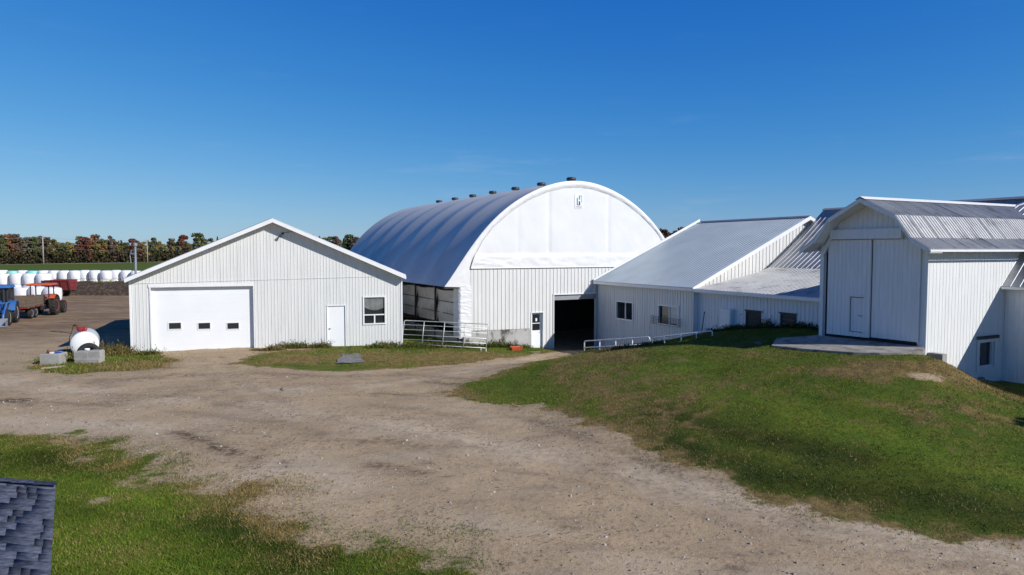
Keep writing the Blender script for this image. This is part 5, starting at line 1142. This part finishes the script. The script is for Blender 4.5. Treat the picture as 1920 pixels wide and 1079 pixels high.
for k, px in enumerate(list(range(-26, 446, 11)) + list(range(584, 706, 11)) + list(range(1234, 1318, 11))):
    y0 = min(front, key=lambda f: abs(f[0] - px))[1]
    tree(cyc[k % 8], px + random.uniform(-3, 3), max(y0, 441) + random.uniform(4, 10) if px < 1000 else y0 + random.uniform(2, 5), roadY(px) + 21 + random.uniform(-2, 3))
# brush along the foot of the trees
n = 16000; k = rng.random(n); sel = rng.random(n); pxs = np.where(sel < .72, -40 + 500 * k, np.where(sel < .9, 580 + 130 * k, 1228 + 95 * k)); Y = np.interp(pxs, [a for a, _ in YR], [b for _, b in YR]) + 7 + 10 * rng.random(n); X = (pxs - CX) / F_PX * Y
Zt = rng.random(n) ** 1.6 * 4.5; a = rng.normal(size=(n, 3)); a /= np.linalg.norm(a, axis=1)[:, None]; b = np.cross(a, rng.normal(size=(n, 3))); b /= np.linalg.norm(b, axis=1)[:, None]; P = np.stack([X, Y, Zt], -1); s = .4
co = np.stack([P - a * s, P + b * s, P + a * s, P - b * s], 1).reshape(-1, 3); cc = np.array([(.035, .038, .018), (.055, .045, .025), (.04, .03, .022), (.07, .06, .025)])[rng.integers(0, 4, n)]
tag(np_obj('brush', np_mesh('brush', co, np.arange(n * 4).reshape(-1, 4), np.concatenate([np.repeat(cc, 4, 0), np.ones((n * 4, 1))], 1)), M['blade']), 'dark undergrowth along the foot of the far treeline', 'undergrowth', kind='stuff')

# ------------------------------------------------------------------ shingled roof in the lower left corner
R1, L1, R2 = at(101.5, 908, 8.0), at(-240, 881, 8.35), at(90.5, 1079, 6.35)
e1 = (L1 - R1).normalized(); e2 = (R2 - R1); sl = e2.length; e2 = e2.normalized(); e2f = Vector((-e2.x, -e2.y, -.62)).normalized(); RL, SL = 6.0, 4.2
nn = e1.cross(e2).normalized(); nn = nn if nn.z > 0 else -nn
house = thing('house', 'corner of a low building with dark blue-grey shingles at the lower left', 'house', Vector((R1.x - 2, R1.y - 1, -.3)))
co, fa, tn = [], [], []; rs = np.random.default_rng(4); row = 0; pal = np.array([(.060, .068, .098), (.045, .050, .075), (.078, .088, .122), (.036, .039, .056), (.066, .072, .10)])
ex = .145
while row * ex < SL:
    x = -.02 - .13 * (row % 3)
    while x < RL:
        dark = rs.random() < .42; w = rs.choice([.10, .13]) if dark else rs.choice([.24, .32, .4]); hh_ = .004 if dark else rs.choice([.008, .011])
        c = (np.array((.044, .049, .070)) if dark else np.array((.068, .078, .112))) * rs.uniform(.85, 1.12)
        a, b_, t0, t1 = max(x, -.02), x + w - .002, row * ex, (row + 1) * ex + .004 * rs.random()
        if b_ > a:
            q = [R1 + e1 * u_ + e2 * v_ + nn * z_ for u_, v_, z_ in ((a, t0, .002), (b_, t0, .002), (b_, t1, hh_), (a, t1, hh_), (a, t1, -.01), (b_, t1, -.01), (a, t0, -.01), (b_, t0, -.01))]
            k = len(co); co += q; fa += [(k, k + 1, k + 2, k + 3), (k + 3, k + 2, k + 5, k + 4), (k + 1, k + 7, k + 5, k + 2), (k, k + 3, k + 4, k + 6)]; tn += [(*c, 1)] * 8
        x += w
    row += 1
x = -.03
while x < RL:
    k = len(co); c = pal[rs.integers(0, 3)]; q = [R1 + e1 * u_ + d * v_ + Z * z_ for u_, d, v_, z_ in ((x, e2, 0, .035), (x + .3, e2, 0, .025), (x + .3, e2, .13, .035), (x, e2, .13, .045), (x, e2f, .09, .015), (x + .3, e2f, .09, .005))]
    co += q; fa += [(k, k + 1, k + 2, k + 3), (k + 1, k, k + 4, k + 5)]; tn += [(*c, 1)] * 6; x += .29
M['shingle'] = vcol_mat('asphalt_shingles', 'tint', .85)
nt = M['shingle'].node_tree; no = nd(nt, 'ShaderNodeTexNoise'); no.inputs['Scale'].default_value = 110; bp = nd(nt, 'ShaderNodeBump'); bp.inputs['Strength'].default_value = .6; bp.inputs['Distance'].default_value = .004; nt.links.new(no.outputs[0], bp.inputs['Height']); nt.links.new(bp.outputs[0], nt.nodes['Principled BSDF'].inputs['Normal'])
gr = nd(nt, 'ShaderNodeMapRange'); nt.links.new(no.outputs[0], gr.inputs[0]); gr.inputs[1].default_value = .3; gr.inputs[2].default_value = .7; gr.inputs[3].default_value = .55; gr.inputs[4].default_value = 1.5
vs_ = nd(nt, 'ShaderNodeVectorMath', operation='SCALE'); src = [n for n in nt.nodes if n.type == 'ATTRIBUTE'][0]; nt.links.new(src.outputs['Color'], vs_.inputs[0]); nt.links.new(gr.outputs[0], vs_.inputs['Scale']); nt.links.new(vs_.outputs[0], nt.nodes['Principled BSDF'].inputs['Base Color'])
o0 = ORG[house.name]; sh = np_obj('shingles', np_mesh('shingles', [tuple(p - o0) for p in co], np.array(fa), tn), M['shingle'], house)
mb = MB()
for d in (e2,): mb.hexa([R1 + e1 * a + d * b - Z * .12 for a, b in ((0.0, 0), (RL, 0), (RL, SL), (0.0, SL))], [R1 + e1 * a + d * b - Z * .02 for a, b in ((0.0, 0), (RL, 0), (RL, SL), (0.0, SL))])
mb.build('roof_deck', M['roof_dark'], house)
mb = MB(); c0, c1 = R1 + e1 * .5, R1 + e1 * (RL - .4)
ring = lambda c: [Vector((*(c + e2 * SL * .92).xy, -.5)), c + e2 * SL * .92 - Z * .14, c + e2 * .5 - Z * .14, Vector((*(c + e2 * .5).xy, -.5))]
mb.prism(ring(c0), c1 - c0); mb.build('wall', M['siding'], house)
tree('green', 3600, 115, 11.6, 'broad leafy tree on the bank beyond the right edge of the view', None, .8)
# ------------------------------------------------------------------ light, sky, camera
SUN = Vector((1.415, -.778, 1.0)).normalized(); EL_ = math.asin(SUN.z); AZ_ = math.atan2(SUN.x, SUN.y)
sd = bpy.data.lights.new('sun', 'SUN'); sd.energy = 4.7; sd.angle = rad(.53); sd.color = (1.0, .965, .91)
so = bpy.data.objects.new('sun', sd); COL.objects.link(so); so.rotation_euler = (-SUN).to_track_quat('-Z', 'Y').to_euler(); so.location = (0, 0, 60)
wd = bpy.data.worlds.new('World'); S.world = wd; wd.use_nodes = True; nt = wd.node_tree
sk = nt.nodes.new('ShaderNodeTexSky'); sk.sky_type = 'NISHITA'; sk.sun_disc = False; sk.sun_elevation = EL_; sk.sun_rotation = AZ_
sk.altitude = 300; sk.air_density = 1.0; sk.dust_density = .6; sk.ozone_density = 3.0
bg = nt.nodes['Background']; bg.inputs['Strength'].default_value = .10; 
sk.dust_density = .1
def mth(op, a, b):
    n = nd(nt, 'ShaderNodeMath', operation=op)
    for i, q in enumerate((a, b)):
        if isinstance(q, (int, float)): n.inputs[i].default_value = q
        else: nt.links.new(q, n.inputs[i])
    return n.outputs[0]
sx = nd(nt, 'ShaderNodeSeparateXYZ'); nt.links.new(sk.outputs[0], sx.inputs[0]); cx_ = nd(nt, 'ShaderNodeCombineXYZ')
for i, (k, p, K, e) in enumerate(((.114, 2.13, 6.0, 2.0), (.67, 1.15, 16.0, 1.15), (2.856, .45, 1e6, 1.0))):      # deepen the blue of the clear autumn sky
    num = mth('MULTIPLY', mth('POWER', sx.outputs[i], p), k); den = mth('ADD', mth('POWER', mth('DIVIDE', sx.outputs[i], K), e), 1.0)
    nt.links.new(mth('DIVIDE', num, den), cx_.inputs[i])
# a few faint cirrus wisps
tcw = nd(nt, 'ShaderNodeTexCoord'); mpw = nd(nt, 'ShaderNodeMapping'); mpw.inputs['Scale'].default_value = (2.2, 2.2, 16); mpw.inputs['Rotation'].default_value = (.06, .03, 0); nt.links.new(tcw.outputs['Generated'], mpw.inputs[0])
cn = nd(nt, 'ShaderNodeTexNoise'); cn.inputs['Scale'].default_value = 2.2; cn.inputs['Detail'].default_value = 8; cn.inputs['Roughness'].default_value = .62; nt.links.new(mpw.outputs[0], cn.inputs['Vector'])
cr = nd(nt, 'ShaderNodeMapRange', interpolation_type='SMOOTHSTEP'); nt.links.new(cn.outputs['Fac'], cr.inputs[0])
for i, q in zip((1, 2, 3, 4), (.56, .82, 0, .20)): cr.inputs[i].default_value = q
gq = nd(nt, 'ShaderNodeSeparateXYZ'); nt.links.new(tcw.outputs['Generated'], gq.inputs[0])
lo = nd(nt, 'ShaderNodeMapRange', interpolation_type='SMOOTHSTEP'); nt.links.new(gq.outputs[2], lo.inputs[0])
for i, q in zip((1, 2, 3, 4), (.10, .24, 1.0, .12)): lo.inputs[i].default_value = q
cm = nd(nt, 'ShaderNodeMix', data_type='RGBA'); nt.links.new(mth('MULTIPLY', cr.outputs[0], lo.outputs[0]), cm.inputs[0]); nt.links.new(cx_.outputs[0], cm.inputs[6]); cm.inputs[7].default_value = (4.6, 5.6, 7.0, 1)
gn = nd(nt, 'ShaderNodeNewGeometry'); sz = nd(nt, 'ShaderNodeSeparateXYZ'); nt.links.new(gn.outputs['Incoming'], sz.inputs[0])
ab = nd(nt, 'ShaderNodeMath', operation='ABSOLUTE'); nt.links.new(sz.outputs[2], ab.inputs[0])
ze = nd(nt, 'ShaderNodeMapRange', interpolation_type='SMOOTHSTEP'); nt.links.new(ab.outputs[0], ze.inputs[0])
for i, q in zip((1, 2, 3, 4), (.34, .8, 1.0, .42)): ze.inputs[i].default_value = q      # the zenith is darker than the band above the horizon
ml = nd(nt, 'ShaderNodeVectorMath', operation='SCALE'); nt.links.new(cm.outputs[2], ml.inputs[0]); nt.links.new(ze.outputs[0], ml.inputs['Scale']); nt.links.new(ml.outputs[0], bg.inputs[0])
cd = bpy.data.cameras.new('camera'); cam = bpy.data.objects.new('camera', cd); COL.objects.link(cam)
cam.location = CAM; cam.rotation_euler = (math.pi / 2 - PITCH, 0, 0); cd.sensor_width = 36; cd.lens = 36 * F_PX / 1920; cd.clip_start = .1; cd.clip_end = 8000
S.camera = cam
S.view_settings.view_transform = 'Standard'; S.view_settings.look = 'None'; S.view_settings.exposure = 0; S.view_settings.gamma = 1
